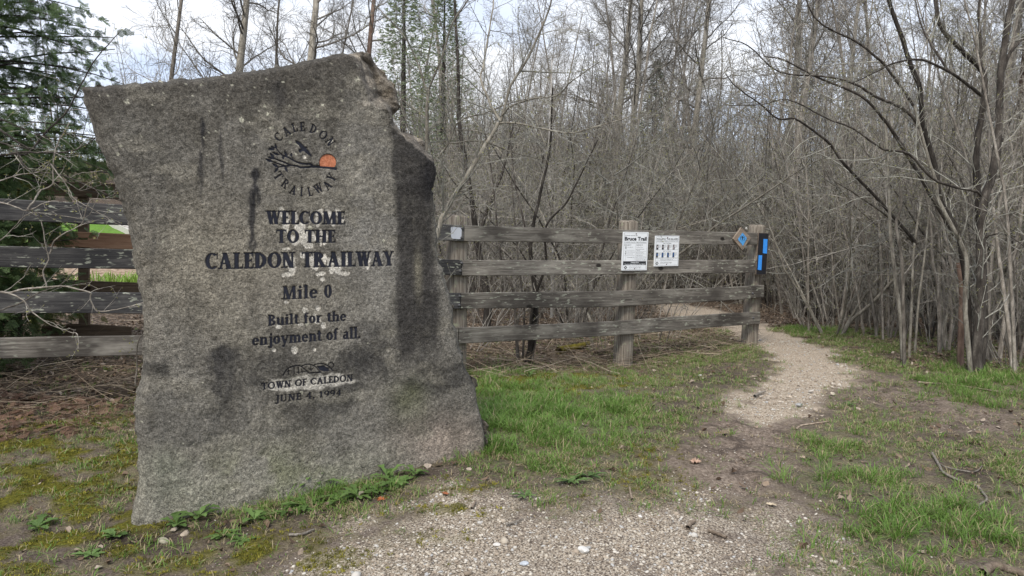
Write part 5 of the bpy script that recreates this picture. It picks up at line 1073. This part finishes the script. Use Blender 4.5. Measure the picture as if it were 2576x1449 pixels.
# ---------------------------------------------------------------- cedars
def spray_mesh(r, mat, L=.16):
    b = B()
    def seg(p, d, l, w_, n_):
        q = p + d * l; s_ = np.cross(d, n_); b.add([p - s_ * w_ * .5, p + s_ * w_ * .5, q + s_ * w_ * .35, q - s_ * w_ * .35], [[0, 1, 2, 3]], a=r.random())
    n_ = np.array([0, 0, 1.]); nst = 9; p = np.zeros(3); d = np.array([1., 0, 0])
    for i in range(nst):
        l = L / nst; d = d + np.array([0, r.normal() * .07, -.03 + r.normal() * .03]); d /= np.linalg.norm(d); seg(p, d, l * 1.1, .008, n_); 
        for s_ in (-1, 1):
            l2 = L * .42 * (1 - (i / nst) ** 1.3) * r.uniform(.7, 1.15) + .012; d2 = d * .62 + np.array([0, s_ * .8, r.normal() * .12]); d2 /= np.linalg.norm(d2); k = max(2, int(l2 / .016)); pp = p.copy()
            for j in range(k):
                seg(pp, d2, l2 / k * 1.15, .008, n_)
                if j > 0:
                    for s3 in (-1, 1):
                        d3 = d2 * .7 + np.array([.3, s3 * .5 * 1, r.normal() * .2]); d3 /= np.linalg.norm(d3); seg(pp, d3, .018, .0075, n_)
                pp = pp + d2 * l2 / k
        p = p + d * l
    return b
sprays = [spray_mesh(np.random.default_rng(100 + k), None) for k in range(4)]
sprays = [(np.concatenate(b.V), np.concatenate(b.Q), np.concatenate(b.A)) for b in sprays]
def euler_m(rx, ry, rz):
    return np.array(Matrix.Rotation(rz, 3, 'Z') @ Matrix.Rotation(ry, 3, 'Y') @ Matrix.Rotation(rx, 3, 'X'))
def conifer(name, base, H, R, label, nb, per, mat=M_CEDAR, ssc=1.0, seed=0, zmin=.1, arc=None, droop=.25):
    r = np.random.default_rng(seed); root = empty(name, tuple(base), 0, label, 'tree', None); b = B(); tube(b, [(0, 0, -.1), (.02, 0, H * .5), (0, .02, H)], [.03 + .016 * H, .02 + .008 * H, .01], 8); obj('trunk', b.mesh('trunk', [M_BARKD], True), root)
    cb = B(); sp_ = []
    for k in range(nb):
        z = H * (zmin + (1 - zmin) * (k + r.random()) / nb); a = r.uniform(*arc) if arc is not None else r.uniform(0, 6.28); l = R * (1 - (z / H) ** 1.6 * .85) * r.uniform(.7, 1.15) * (.58 if H > 3 and z < 1.55 else 1)
        pts, rd = grow(r, (0, 0, z), np.array([math.cos(a), math.sin(a), .35]), l, .012, 6, .12, -droop * .3, .3); tube(cb, pts, rd, 4)
        for j in range(per):
            t_ = .15 + .85 * (j + r.random()) / per; p, d = at_t(pts, min(.99, t_)); p = p + r.normal(size=3) * .07; ya = math.atan2(d[1], d[0]) + r.normal() * .8
            sp_.append((*p, r.normal() * .9, r.uniform(-.5, 1.1), ya, r.uniform(.6, 1.4) * ssc, r.integers(4)))
    sp_ = np.array(sp_, float); obj('branchwork', cb.mesh('branchwork', [M_BARKD]), root, kind='stuff')
    ms_ = [mesh_np('cedar_spray', V, [(4, Q)], [mat], False, {'tone': A}) for V, Q, A in sprays]
    scatter('crown', ms_, sp_[:, :3], sp_[:, 3:6], sp_[:, 6], sp_[:, 7], parent=root); return root
def gz_at(x, y): return np.array([x, y, float(terr(x, y))])
conifer('cedar_tree', gz_at(-5.0, 6.3), 4.9, 1.95, 'dark green cedar with flat sprays at the upper left, beside the stone', 210, 56, M_CEDAR, .55, 1, .05, (-2.2, 1.0))
conifer('cedar_tree', gz_at(-4.85, 6.1), 1.75, .8, 'dark bushy young cedar pressed behind the left rails below the big cedar', 80, 26, M_CEDAR, .7, 5, .05)
conifer('cedar_tree', gz_at(-5.0, 7.35), 1.9, .85, 'low yellow-green cedar behind the left end of the brown plank fence', 50, 22, M_CEDARY, .7, 2, .1)
def far_conifer(name, p, H, R, label, seed, mat=M_CEDAR, n=700, fs=1.0):
    r = np.random.default_rng(seed); root = empty(name, tuple(p), 0, label, 'tree', None); b = B(); tube(b, [(0, 0, -.2), (0, 0, H)], [.02 * H, .01], 6); obj('trunk', b.mesh('trunk', [M_BARKD], True), root)
    fb = B(); z = H * (.06 + .94 * r.random(n) ** 1.25); a = r.uniform(0, 6.28, n); rr_ = R * (1 - z / H) ** .8 * (r.uniform(.25, 1.1, n)) + .04
    for i in range(n):
        c_ = np.array([rr_[i] * math.cos(a[i]), rr_[i] * math.sin(a[i]), z[i]]); 
        for j in range(3):
            d = np.array([math.cos(a[i] + r.normal() * .6), math.sin(a[i] + r.normal() * .6), r.uniform(-.4, .5)]); s_ = r.uniform(.10, .22) * H / 5 * fs; n_ = perp(d / np.linalg.norm(d), r) * s_ * .16; fb.add([c_ - n_, c_ + n_, c_ + d * s_ + n_ * .2, c_ + d * s_ - n_ * .2], [[0, 1, 2, 3]], a=r.random())
    obj('crown', fb.mesh('crown', [mat], False, attr='tone'), root, kind='stuff')
for k, (x, y, d, ht, lab) in enumerate([(170, 430, 27, 95, 'small pointed evergreen on the far slope, right of the cedar'), (235, 428, 30, 75, 'distant evergreen on the slope next to the stone edge'), (110, 430, 25, 85, 'distant evergreen half hidden behind the cedar'), (262, 440, 34, 60, 'tiny far evergreen touching the left outline of the stone'), (205, 435, 33, 70, 'far evergreen between two nearer pointed ones'), (140, 440, 36, 110, 'taller far evergreen behind the bare shrub twigs'), (60, 440, 33, 110, 'far evergreen showing low through the cedar'), (222, 440, 38, 78, 'blunt far evergreen second from the stone outline'), (186, 440, 38, 88, 'slim far evergreen behind the pointed one'), (276, 440, 40, 48, 'lowest far shrub-like evergreen right at the stone outline'), (250, 440, 42, 66, 'dim far evergreen in the gap by the stone')]):
    p = P(x, y, d); H = ht * d / FOC; zb = float(terr(p[0], p[1])); far_conifer('evergreen_tree', (p[0], p[1], zb), max(H + (p[2] - zb), H), H * .38, lab, 200 + k, M_CEDARY if k % 2 else M_CEDAR)
for k, (x, d, top, R, lab) in enumerate([(1010, 21, -120, 1.6, 'green conifer standing behind the broken top corner of the stone'), (1110, 24, -60, 1.9, 'second green conifer veiled by bare branches right of the stone'), (1640, 30, 160, 1.6, 'dark conifer far behind, above the fence signs'), (2600, 9.5, 500, 1.0, 'shaggy evergreen at the far right edge behind the big trunk')]):
    p = P(x, 640, d); zb = float(terr(p[0], p[1])); zt_ = float(P(x, top, d)[2]); far_conifer('conifer_tree', (p[0], p[1], zb), zt_ - zb, R, lab, 220 + k, M_CEDARY if k in (4,) else M_CONIF, 4200, .34)

# ---------------------------------------------------------------- ground cover
def blade(r, b, base, a, L, w_, lean, dry=0.):
    d = np.array([math.cos(a), math.sin(a), 0]); s_ = np.array([-d[1], d[0], 0]) * w_ / 2; V = []
    for t_ in (0, .4, .75): p = base + d * lean * L * t_ ** 1.8 + np.array([0, 0, L * (t_ - .35 * lean * t_ ** 2.2)]); ww = (1 - t_ * .55); V += [p - s_ * ww, p + s_ * ww]
    tip = base + d * lean * L + np.array([0, 0, L * (1 - .42 * lean)]); V.append(tip); b.add(V, [[0, 1, 3, 2], [2, 3, 5, 4]], [[4, 5, 6]], a=dry)
def tuft(seed, n, L, spread, dryp, lean=.7, w_=.0042):
    r = np.random.default_rng(seed); b = B()
    for _ in range(n):
        a = r.uniform(0, 6.28); base = np.array([math.cos(a), math.sin(a), 0]) * spread * math.sqrt(r.random()); base[2] = -.004
        blade(r, b, base, a + r.normal() * .9, L * r.uniform(.45, 1.2), w_ * r.uniform(.7, 1.3), lean * r.uniform(.3, 1.5), float(r.random() < dryp))
    return b.mesh('grass_tuft', [M_GRASS], False, attr='dry')
def cand(n, xr, yr, seed):
    r = np.random.default_rng(seed); x = r.uniform(*xr, n); y = r.uniform(*yr, n); return r, x, y
SP0 = lambda x, y: ((x - SA[0]) * se[0] + (y - SA[1]) * se[1], (x - SA[0]) * -sn[0] + (y - SA[1]) * -sn[1])
def not_stone(x, y):
    a, b_ = SP0(x, y); return ~((a > -.05) & (a < 1.8) & (b_ > .0) & (b_ < .32))
tg = [tuft(300 + k, 14, .05, .035, .3, 1.05) for k in range(4)] + [tuft(310 + k, 16, .10, .045, .16, .85, .0045) for k in range(3)] + [tuft(320 + k, 12, .032, .04, .65, 1.3) for k in range(3)]
r, x, y = cand(330000, (-4.6, 6.2), (2.0, 11), 5); mm = masks(x, y)
dens = mm['grass'] * (.06 + 1.45 * sstep(.42, .62, fbm(x * 4.3, y * 4.3, 4, 130))) * sstep(.2, .7, vnoise(x * 14, y * 14, 133) + .25) + .09 * (1 - mm['path']) * (1 - mm['grav']) * (1 - .8 * mm['mud'])
keep = (r.random(len(x)) < dens * .56) & not_stone(x, y) & (mm['d'] > 1.5) & ((mm['fv'] > -.15) | (x > 2.9) | (r.random(len(x)) < .35)) & (np.maximum(mm['wood'] * 1.6 - 1, 0) < r.random(len(x)))
x, y = x[keep], y[keep]; g_ = mm['grass'][keep]; pxk = mm['px'][keep]; pyk = mm['py'][keep]; n = len(x); z = terr(x, y); print('grass tufts', n)
lush = blob(pxk, pyk, [(1245, 1090, 40, 60, 1.3), (800, 1245, 120, 20, .7), (1280, 1040, 110, 90, 1), (1440, 1050, 160, 70, .8), (2030, 1190, 90, 50, .8), (2120, 1230, 120, 60, .7), (2350, 1340, 220, 80, .55), (2450, 980, 160, 50, .5), (1980, 815, 130, 20, .6)])
idx = np.where(r.random(n) < lush * .6, 4 + r.integers(0, 3, n), np.where(r.random(n) < .45, r.integers(0, 4, n), 7 + r.integers(0, 3, n)))
scatter('grass', tg, np.column_stack([x, y, z]), np.column_stack([r.normal(0, .12, n), r.normal(0, .12, n), r.uniform(0, 6.28, n)]), r.uniform(.48, 1.15, n), idx, 'short spring grass over the verge and between the ruts', 'grass')
# pebbles
def pebble(seed, flat_=.6, ang=0):
    r = np.random.default_rng(seed); import bmesh
    bm = bmesh.new(); bmesh.ops.create_icosphere(bm, subdivisions=1 if not ang else 1, radius=1)
    for v_ in bm.verts: v_.co = v_.co * float(r.uniform(.78, 1.12)); v_.co.x *= 1.25; v_.co.z *= flat_
    me_ = bpy.data.meshes.new('pebble'); bm.to_mesh(me_); bm.free(); me_.materials.append(M_PEB)
    me_.polygons.foreach_set('use_smooth', np.ones(len(me_.polygons), bool)); return me_
M_PEB = mat_ramprand('pebble_stone', (0., (.24, .195, .15)), (.3, (.40, .335, .265)), (.6, (.50, .45, .37)), (.85, (.64, .60, .53)), (1., (.40, .41, .42)))
pebs = [pebble(k, .45 + .08 * k) for k in range(4)]
r, x, y = cand(700000, (-2.6, 4.6), (2.0, 9.5), 6); mm = masks(x, y); near = np.clip(3.4 / np.maximum(mm['d'], 1), .25, 1)
clump = sstep(.34, .66, fbm(x * 4, y * 4, 4, 140))
pd = mm['grav'] * (.2 + 1.1 * clump) * .30 + mm['path'] * .18 * near + .006 * mm['dirt'] + .05 * mm['mud'] + .05 * np.exp(-((poly_dist(x, y, GRAV)) / .4) ** 2) * (1 - mm['grav'])
keep = (r.random(len(x)) < pd) & not_stone(x, y); x, y = x[keep], y[keep]; dk = mm['d'][keep]; pk = mm['path'][keep]; n = len(x); print('pebbles', n)
s_ = (.0031 + .0066 * r.random(n) ** 3) * (1 + 1.4 * (r.random(n) < .008)) * np.where((mm['grav'][keep] < .4) & (pk < .4), .55, 1) * np.where(pk > .5, 1.15, 1.0)
scatter('pebbles', pebs, np.column_stack([x, y, terr(x, y) + s_ * .1 - .012 * pk]), np.column_stack([r.normal(0, .3, n), r.normal(0, .3, n), r.uniform(0, 6.28, n)]), s_, r.integers(0, 4, n), 'pale limestone pebbles loose on the verge and path', 'pebbles')
# fallen leaves and litter
def leaf_litter(seed):
    r = np.random.default_rng(seed); L, w_ = r.uniform(.035, .06), r.uniform(.018, .03); b = B(); c_ = r.uniform(-.01, .02)
    V = [(-L / 2, 0, .0), (-L * .2, w_ / 2, c_), (L * .25, w_ / 2.4, c_ * .7), (L / 2, 0, .006), (L * .25, -w_ / 2.2, c_ * .9), (-L * .2, -w_ / 2, c_ * .8), (0, 0, -.002)]
    b.add(V, None, [[6, 1, 0], [6, 2, 1], [6, 3, 2], [6, 4, 3], [6, 5, 4], [6, 0, 5]]); return b.mesh('fallen_leaf', [M_LIT])
M_LIT = mat_ramprand('dry_leaf', (0., (.07, .045, .03)), (.35, (.16, .11, .075)), (.7, (.27, .205, .15)), (1., (.40, .34, .28)))
M_STALK = mat_ramprand('dry_stalk', (0., (.12, .09, .065)), (.4, (.26, .20, .14)), (.8, (.44, .36, .26)), (1., (.55, .47, .36)))
M_REDL = mat_ramprand('red_cedar_litter', (0., (.10, .055, .038)), (.5, (.19, .11, .075)), (1., (.28, .18, .13)))
lits = [leaf_litter(400 + k) for k in range(5)]
r, x, y = cand(60000, (-5, 9), (2.4, 16), 7); mm = masks(x, y)
keep = (r.random(len(x)) < (.55 * mm['litter'] + .07 * (1 - mm['path']) * (1 - mm['grav']) + .35 * mm['dirt'])) & not_stone(x, y); x, y = x[keep], y[keep]; n = len(x); print('litter', n)
scatter('leaf_litter', lits, np.column_stack([x, y, terr(x, y) + .008]), np.column_stack([r.normal(0, .35, n), r.normal(0, .35, n), r.uniform(0, 6.28, n)]), r.uniform(.5, 1.3, n), r.integers(0, 5, n), 'brown fallen leaves lying behind the fence and in the thicket', 'litter')
def stalk(seed, L, rr_=.0022):
    r = np.random.default_rng(seed); b = B(); pts, rd = grow(r, (-L / 2, 0, 0), np.array([1, 0, .05]), L, rr_, 6, .08, 0, .5); tube(b, pts, rd, 3); return b.mesh('dead_stalk', [M_STALK])
stk = [stalk(500 + k, l) for k, l in enumerate((.25, .4, .6, .8, .3))]
r, x, y = cand(34000, (-5, 8), (3.5, 15), 8); mm = masks(x, y); fv = mm['fv']
band_ = sstep(.75, .1, fv) * sstep(-4.5, -1, fv) * (x < 3.6) + .12 * mm['wood'] + .5 * np.exp(-((fv - .1) / .4) ** 2) * (x < 2.6)
keep = (r.random(len(x)) < band_ * .42 * (1 - mm['path']) + .012 * (1 - mm['path'])) & not_stone(x, y) & (mm['mud'] < .5); x, y, fv = x[keep], y[keep], fv[keep]; n = len(x); print('stalks', n)
lb = (fv < .2) & (x < 3)
scatter('dead_stalks', stk, np.column_stack([x, y, terr(x, y) + r.uniform(.003, .05, n) + lb * r.uniform(0, .07, n)]), np.column_stack([r.uniform(0, 6, n), -np.abs(r.normal(0, .13, n)) - (r.random(n) < .12) * r.uniform(0, .9, n), r.uniform(0, 6.28, n)]), r.uniform(.5, 1.3, n) * np.where(fv > .3, .35, 1), r.integers(0, 5, n), 'tan dead stalks and straw fallen behind the fence', 'stalks')
r = np.random.default_rng(9); x = r.uniform(-4.4, -1.9, 3800); y = r.uniform(3.9, 5.6, 3800); mm = masks(x, y); keep = (mm['fv'] < .75) & (r.random(3800) < .9) & not_stone(x, y) & (mm['px'] < 360) & (r.random(3800) < sstep(370, 100, mm['px']) + .25); x, y = x[keep], y[keep]; n = len(x)
redl = []
for k in range(3):
    V, Q, A = sprays[k]; redl.append(mesh_np('cedar_litter', V * .55 * np.array([1, 1, .3]), [(4, Q[::2])], [M_REDL]))
scatter('cedar_litter', redl, np.column_stack([x, y, terr(x, y) + .012]), np.column_stack([r.normal(0, .25, n), r.normal(0, .25, n), r.uniform(0, 6.28, n)]), r.uniform(.5, 1.1, n), r.integers(0, 3, n), 'rust-red fallen cedar sprays below the left rails', 'litter')
# moss cushions
M_MOSS = mat_ramprand('moss_green', (0., (.07, .075, .012)), (.5, (.15, .145, .02)), (1., (.30, .27, .035)))
def moss_tuft(seed):
    r = np.random.default_rng(seed); b = B()
    for _ in range(14):
        p = np.append(r.normal(size=2) * .008, 0); h = r.uniform(.004, .010); a = r.uniform(0, 6.28); s_ = np.array([math.cos(a), math.sin(a), 0]) * .0022; b.add([p - s_, p + s_, p + np.array([r.normal() * .003, r.normal() * .003, h])], None, [[0, 1, 2]])
    return b.mesh('moss_tuft', [M_MOSS])
mt_ = [moss_tuft(600 + k) for k in range(3)]
r, x, y = cand(150000, (-4.4, 2.6), (2.2, 7.2), 10); mm = masks(x, y); keep = (r.random(len(x)) < mm['moss'] * .55) & not_stone(x, y); x, y = x[keep], y[keep]; n = len(x); print('moss', n)
scatter('moss', mt_, np.column_stack([x, y, terr(x, y) + .006]), np.column_stack([r.normal(0, .2, n), r.normal(0, .2, n), r.uniform(0, 6.28, n)]), r.uniform(.7, 1.6, n), r.integers(0, 3, n), 'yellow-green moss carpeting the ground around the stone', 'moss')

# broad-leaved weeds
def weed(name, px_, py_, label, n, L, w_, seed, up=.5, lobed=True, g_=None):
    p = ground(px_, py_); r = np.random.default_rng(seed); root = empty(name, tuple(p), r.uniform(0, 6.28), label, 'weed', g_)
    for k in range(n):
        a = 2 * math.pi * k / n + r.normal() * .4; l = .85 * L * r.uniform(.45, 1.35); b = B(); V = []; m_ = 7; lift_ = up * r.uniform(.4, 1.3)
        for i in range(m_ + 1):
            t_ = i / m_; rr_ = l * t_; z = l * (lift_ * t_ - .55 * lift_ * t_ * t_ * 1.2) + .006; ww = 1.45 * w_ * math.sin(min(1, t_ * 1.05 + .02) ** 1.5 * math.pi * .96) * .5 + .0015
            if lobed and i % 2: ww *= .5
            V += [(rr_, -ww, z + ww * .3), (rr_, 0, z), (rr_, ww, z + ww * .3)]
        ca, sa = math.cos(a), math.sin(a); V = [(x * ca - y * sa, x * sa + y * ca, z) for x, y, z in V]; q = []
        for i in range(m_): q += [[i * 3, i * 3 + 3, i * 3 + 4, i * 3 + 1], [i * 3 + 1, i * 3 + 4, i * 3 + 5, i * 3 + 2]]
        b.add(V, q, a=r.random()); obj('leaf', b.mesh('leaf', [M_WEED], True, attr='tone'), root)
for a in [('dandelion_plant', 1000, 1222, 'bright green leafy rosette at the foot of the stone, largest, right of centre', 16, .13, .03, 1, .6), ('dandelion_plant', 955, 1238, 'green rosette touching the largest one on its left side', 12, .10, .028, 2, .5), ('dandelion_plant', 1045, 1195, 'small rosette tucked against the stone right of the largest one', 9, .085, .026, 3, .8),
          ('dandelion_plant', 790, 1228, 'toothed dandelion leaning up the stone face near its bottom middle', 11, .17, .03, 4, 1.6), ('dandelion_plant', 850, 1262, 'ragged green weed in front of the leaning dandelion', 12, .12, .022, 5, .5), ('dandelion_plant', 730, 1290, 'flat toothed weed between the leaning dandelion and the left corner', 11, .12, .02, 6, .45),
          ('broadleaf_weed', 500, 1305, 'leafy weed at the lower left foot of the stone', 10, .12, .034, 7, 1.1), ('broadleaf_weed', 560, 1350, 'low dark creeping weed below the leafy weed by the stone', 14, .09, .018, 8, .4), ('broadleaf_weed', 290, 1355, 'small clover-like weed left of the stone corner', 8, .06, .03, 9, .8), ('broadleaf_weed', 95, 1330, 'dark green weed in the moss at the lower left', 9, .09, .034, 10, .8),
          ('dandelion_plant', 230, 1400, 'pale weed rosette in the moss near the bottom left corner', 9, .08, .022, 11, .5), ('dandelion_plant', 1440, 1215, 'grey-green flat weed mat on the verge below the grass', 16, .10, .018, 12, .4), ('dandelion_plant', 1320, 1250, 'small low weed at the gravel edge', 11, .07, .016, 13, .5),
          ('dandelion_plant', 1330, 880 + 70, 'broad single-leaved weed in the moss before the fence', 5, .11, .03, 14, 1.4), ('broadleaf_weed', 2135, 1020, 'low clump of leaves beside the gravel bend', 10, .08, .02, 15, .6),
          ('dandelion_plant', 900, 1250, 'leafy weed between the ragged weed and the big rosettes', 12, .12, .026, 21, .7), ('dandelion_plant', 820, 1215, 'upright toothed leaves against the stone right of the leaning dandelion', 8, .15, .028, 22, 1.8), ('broadleaf_weed', 640, 1310, 'small round-leaved weed in front of the lower stone edge', 10, .09, .03, 23, .7), ('dandelion_plant', 770, 1275, 'spreading weed in front of the leaning dandelion, nearest the gravel', 13, .13, .024, 24, .5), ('broadleaf_weed', 445, 1325, 'little weed at the left end of the stone foot', 8, .08, .03, 25, .9), ('dandelion_plant', 975, 1205, 'weed tucked behind the largest rosette against the stone', 9, .11, .028, 26, 1.2), ('broadleaf_weed', 610, 1365, 'creeping grey-green weed at the moss edge', 12, .08, .018, 27, .4), ('dandelion_plant', 1480, 1200, 'flat toothed weed mat right of the grey-green one', 12, .09, .018, 28, .4)]: weed(*a)
# iris clump in the garden
p0 = P(505, 722, 9.0)
for k in range(1):
    r = np.random.default_rng(77); b = B()
    for _ in range(420):
        c_ = np.array([r.normal() * .55, r.normal() * .4, 0]); blade(r, b, c_, r.uniform(0, 6.28), r.uniform(.18, .34), .022, r.uniform(.3, 1.1), 0.)
    q = ground(316, 716, 7); o = obj('garden_plant', b.mesh('garden_plant', [mat_leaf('iris_leaf', (.14, .26, .035), (.26, .40, .07))], False, attr='tone'), kind='stuff'); o.location = (q[0] + .1, q[1], float(terr(q[0], q[1])) - .02); o['label'] = 'bright green leafy garden clump seen between the rails left of the stone'; o['category'] = 'plant'

# fallen sticks, stones and leaves
def stick(name, pts, r0, r1, label, mat, cat='stick', lift=.012):
    g = np.array([ground(*p) + np.array([0, 0, lift]) for p in pts]); base = g[0].copy(); q = smooth_line(g, 5); b = B(); tube(b, q, np.linspace(r0, r1, len(q)), 7); o = obj(name, b.mesh(name, [mat], True, base)); o.location = base; o['label'] = label; o['category'] = cat; return o
M_STK = mat_bark('bare_stick', (.12, .09, .07), (.30, .24, .185), (.46, .39, .31), 2); M_STKG = mat_bark('grey_stick', (.08, .07, .06), (.20, .18, .155), (.34, .32, .28), 2)
stick('fallen_branch', [(2345, 1145), (2362, 1175), (2375, 1195), (2420, 1217), (2455, 1228), (2470, 1242), (2482, 1262), (2462, 1278), (2470, 1302)], .008, .005, 'long crooked bare branch lying on the grass at the right', M_STKG, 'branch')
stick('fallen_branch', [(2362, 1172), (2385, 1182), (2440, 1192), (2460, 1188), (2470, 1177)], .005, .003, 'thin side branch curving off the long crooked branch', M_STKG, 'branch')
stick('fallen_stick', [(2002, 1085), (2015, 1075), (2045, 1070), (2086, 1064)], .007, .004, 'pale curved stick at the top of the muddy rut', M_STK)
stick('wood_chunk', [(1730, 1334), (1736, 1324), (1748, 1316)], .011, .008, 'short pale wood chunk on the gravel at bottom centre right', M_STK, 'wood')
stick('fallen_stick', [(1783, 1340), (1800, 1347), (1828, 1358)], .010, .007, 'flat pale bark strip right of the wood chunk', M_STK)
stick('fallen_stick', [(1186, 1285), (1192, 1275), (1196, 1264)], .006, .004, 'little bent twig upright on the gravel below the rosettes', M_STK)
stick('fallen_stick', [(1272, 1326), (1295, 1320), (1316, 1312)], .005, .003, 'thin dark twig lying on the pebbles at bottom centre', M_STKG)
stick('fallen_stick', [(1590, 1262), (1586, 1245), (1584, 1232)], .006, .004, 'small upright twig on the verge', M_STK)
stick('fallen_stick', [(728, 1352), (760, 1350), (790, 1338)], .007, .004, 'brown twig on the moss below the flat weed', M_STKG)
stick('fallen_stick', [(345, 1300), (390, 1302), (430, 1312), (455, 1300)], .005, .003, 'bent dry twig across the bare soil at the stone corner', M_STK)
stick('fallen_stick', [(2470, 1449), (2500, 1430), (2540, 1440), (2580, 1452)], .02, .014, 'pale broken stick at the bottom right corner', M_STK)
stick('fallen_stick', [(1935, 1225), (1990, 1270), (1995, 1280)], .004, .003, 'thin pale twig by the green tussock beside the mud', M_STK) if False else None
stick('fallen_stick', [(1898, 1000), (1912, 992), (1925, 988)], .012, .008, 'short dark stick on the bend of the gravel path', M_STKG)
stick('fallen_stick', [(2310, 965), (2400, 972), (2520, 990), (2590, 1000)], .009, .005, 'long thin stick in the grass below the big trunk', M_STK)
stick('mossy_log', [(1405, 893), (1432, 886), (1462, 880), (1480, 874)], .045, .03, 'short moss-covered log behind the fence near the middle post', flat('log_moss', (.13, .11, .02), .95, .1, .5, 20), 'log', .05)
stick('fallen_branch', [(1500, 896), (1530, 885), (1552, 876)], .022, .014, 'pale rotting branch end poking from behind the middle post', M_STK, 'branch', .04)
def rock(px_, py_, sz, label, c_, seed, flat_=.55):
    import bmesh
    r = np.random.default_rng(seed); p = ground(px_, py_); bm = bmesh.new(); bmesh.ops.create_icosphere(bm, subdivisions=2, radius=1); dirs = [Vector(r.normal(size=3)).normalized() for _ in range(7)]
    for v_ in bm.verts:
        co = v_.co.copy()
        for d in dirs:
            e = co.dot(d)
            if e > .72: co -= d * (e - .72)
        v_.co = Vector((co.x * sz * 1.25, co.y * sz * .9, co.z * sz * flat_))
    me_ = bpy.data.meshes.new('rock'); bm.to_mesh(me_); bm.free(); me_.materials.append(flat('rock_' + str(seed), c_, .9, .15, .25, 60)); o = obj('loose_rock', me_); o.location = tuple(p + np.array([0, 0, sz * flat_ * .4])); o.rotation_euler = (r.normal() * .15, r.normal() * .15, r.uniform(0, 6)); o['label'] = label; o['category'] = 'rock'
for a in [(412, 1363, .026, 'pale angular stone chip on the dark soil by the stone corner', (.30, .28, .21), 1), (466, 1345, .024, 'second pale stone chip right of the first, beside the leafy weed', (.32, .27, .21), 2), (1468, 1388, .028, 'largest white pebble on the gravel at the bottom', (.60, .59, .56), 3), (1480, 1380, .014, 'grey pebble touching the largest white one', (.38, .38, .37), 4), (1318, 1420, .017, 'flat bluish grey pebble left of the largest white one', (.40, .43, .47), 5), (1250, 1372, .014, 'oval pale pebble on the left part of the gravel', (.55, .53, .50), 6),
          (1760, 946, .02, 'small whitish stone among the grass in front of the fence', (.5, .48, .45), 7), (2095, 992, .024, 'pale flat stone embedded near the path bend', (.42, .37, .30), 8), (2040, 985, .02, 'grey stone in the stony end of the gravel path', (.40, .37, .33), 9), (1985, 1000, .02, 'rounded tan stone at the stony end of the path', (.42, .36, .29), 10), (2010, 1020, .025, 'bluish stone at the lower edge of the path end', (.30, .30, .30), 11), (1610, 1300, .012, 'tiny white pebble at the gravel top edge', (.6, .58, .55), 12), (2160, 900 + 130, .02, 'pinkish flat stone on the dirt right of the path', (.42, .34, .29), 13)]: rock(*a)
r = np.random.default_rng(88)
for k in range(34):
    x, y = r.uniform(1880, 2130), r.uniform(960, 1015)
    if not in_poly(np.array(x), np.array(y), [(1850, 1030), (1900, 985), (1960, 960), (2100, 945), (2130, 970), (2040, 1010), (1960, 1030)]): continue
    rock(x, y, r.uniform(.008, .017), 'small loose stone in the rough stony end of the gravel path', (.42, .37, .31), 40 + k)
for o in bpy.data.objects:
    if o.get('label') == 'small loose stone in the rough stony end of the gravel path': o['group'] = 'stones at the end of the path'
def dead_leaf(px_, py_, sz, label, c_, seed):
    r = np.random.default_rng(seed); p = ground(px_, py_); n = 11; V = [(0, 0, .004)]
    for k in range(n * 2):
        a = math.pi * k / n; rr_ = sz * (1.0 if k % 2 == 0 else .6) * r.uniform(.8, 1.15); V.append((rr_ * math.cos(a) * 1.2, rr_ * math.sin(a) * .8, .006 + .35 * sz * r.random()))
    b = B(); b.add(V, None, [[0, 1 + k, 1 + (k + 1) % (2 * n)] for k in range(2 * n)]); me_ = b.mesh('dead_leaf', [flat('dead_leaf_' + str(seed), c_, .8, .2, .25, 40)]); o = obj('dead_leaf', me_); o.location = tuple(p + np.array([0, 0, .006])); o.rotation_euler.z = seed * 1.3; o['label'] = label; o['category'] = 'leaf'
dead_leaf(1748, 1168, .045, 'curled tan oak leaf at the left side of the mud', (.40, .27, .20), 1); dead_leaf(1940, 1276, .026, 'small pale leaf at the lower end of the mud', (.45, .38, .28), 2); dead_leaf(2020, 1156, .024, 'pale leaf on the grass right of the tussock', (.42, .34, .26), 3); dead_leaf(1120, 1128 + 120, .02, 'orange-red leaf scrap below the rosettes', (.32, .12, .06), 4); dead_leaf(960, 1262, .026, 'orange cedar scrap on the dirt under the rosettes', (.34, .12, .05), 5)
dead_leaf(40, 1080, .04, 'grey-brown leaf in the litter at the left edge', (.28, .22, .18), 6)
nt_ = sum(len(o.data.polygons) for o in bpy.data.objects if o.type == 'MESH'); print('polys', nt_, 'objects', len(bpy.data.objects))
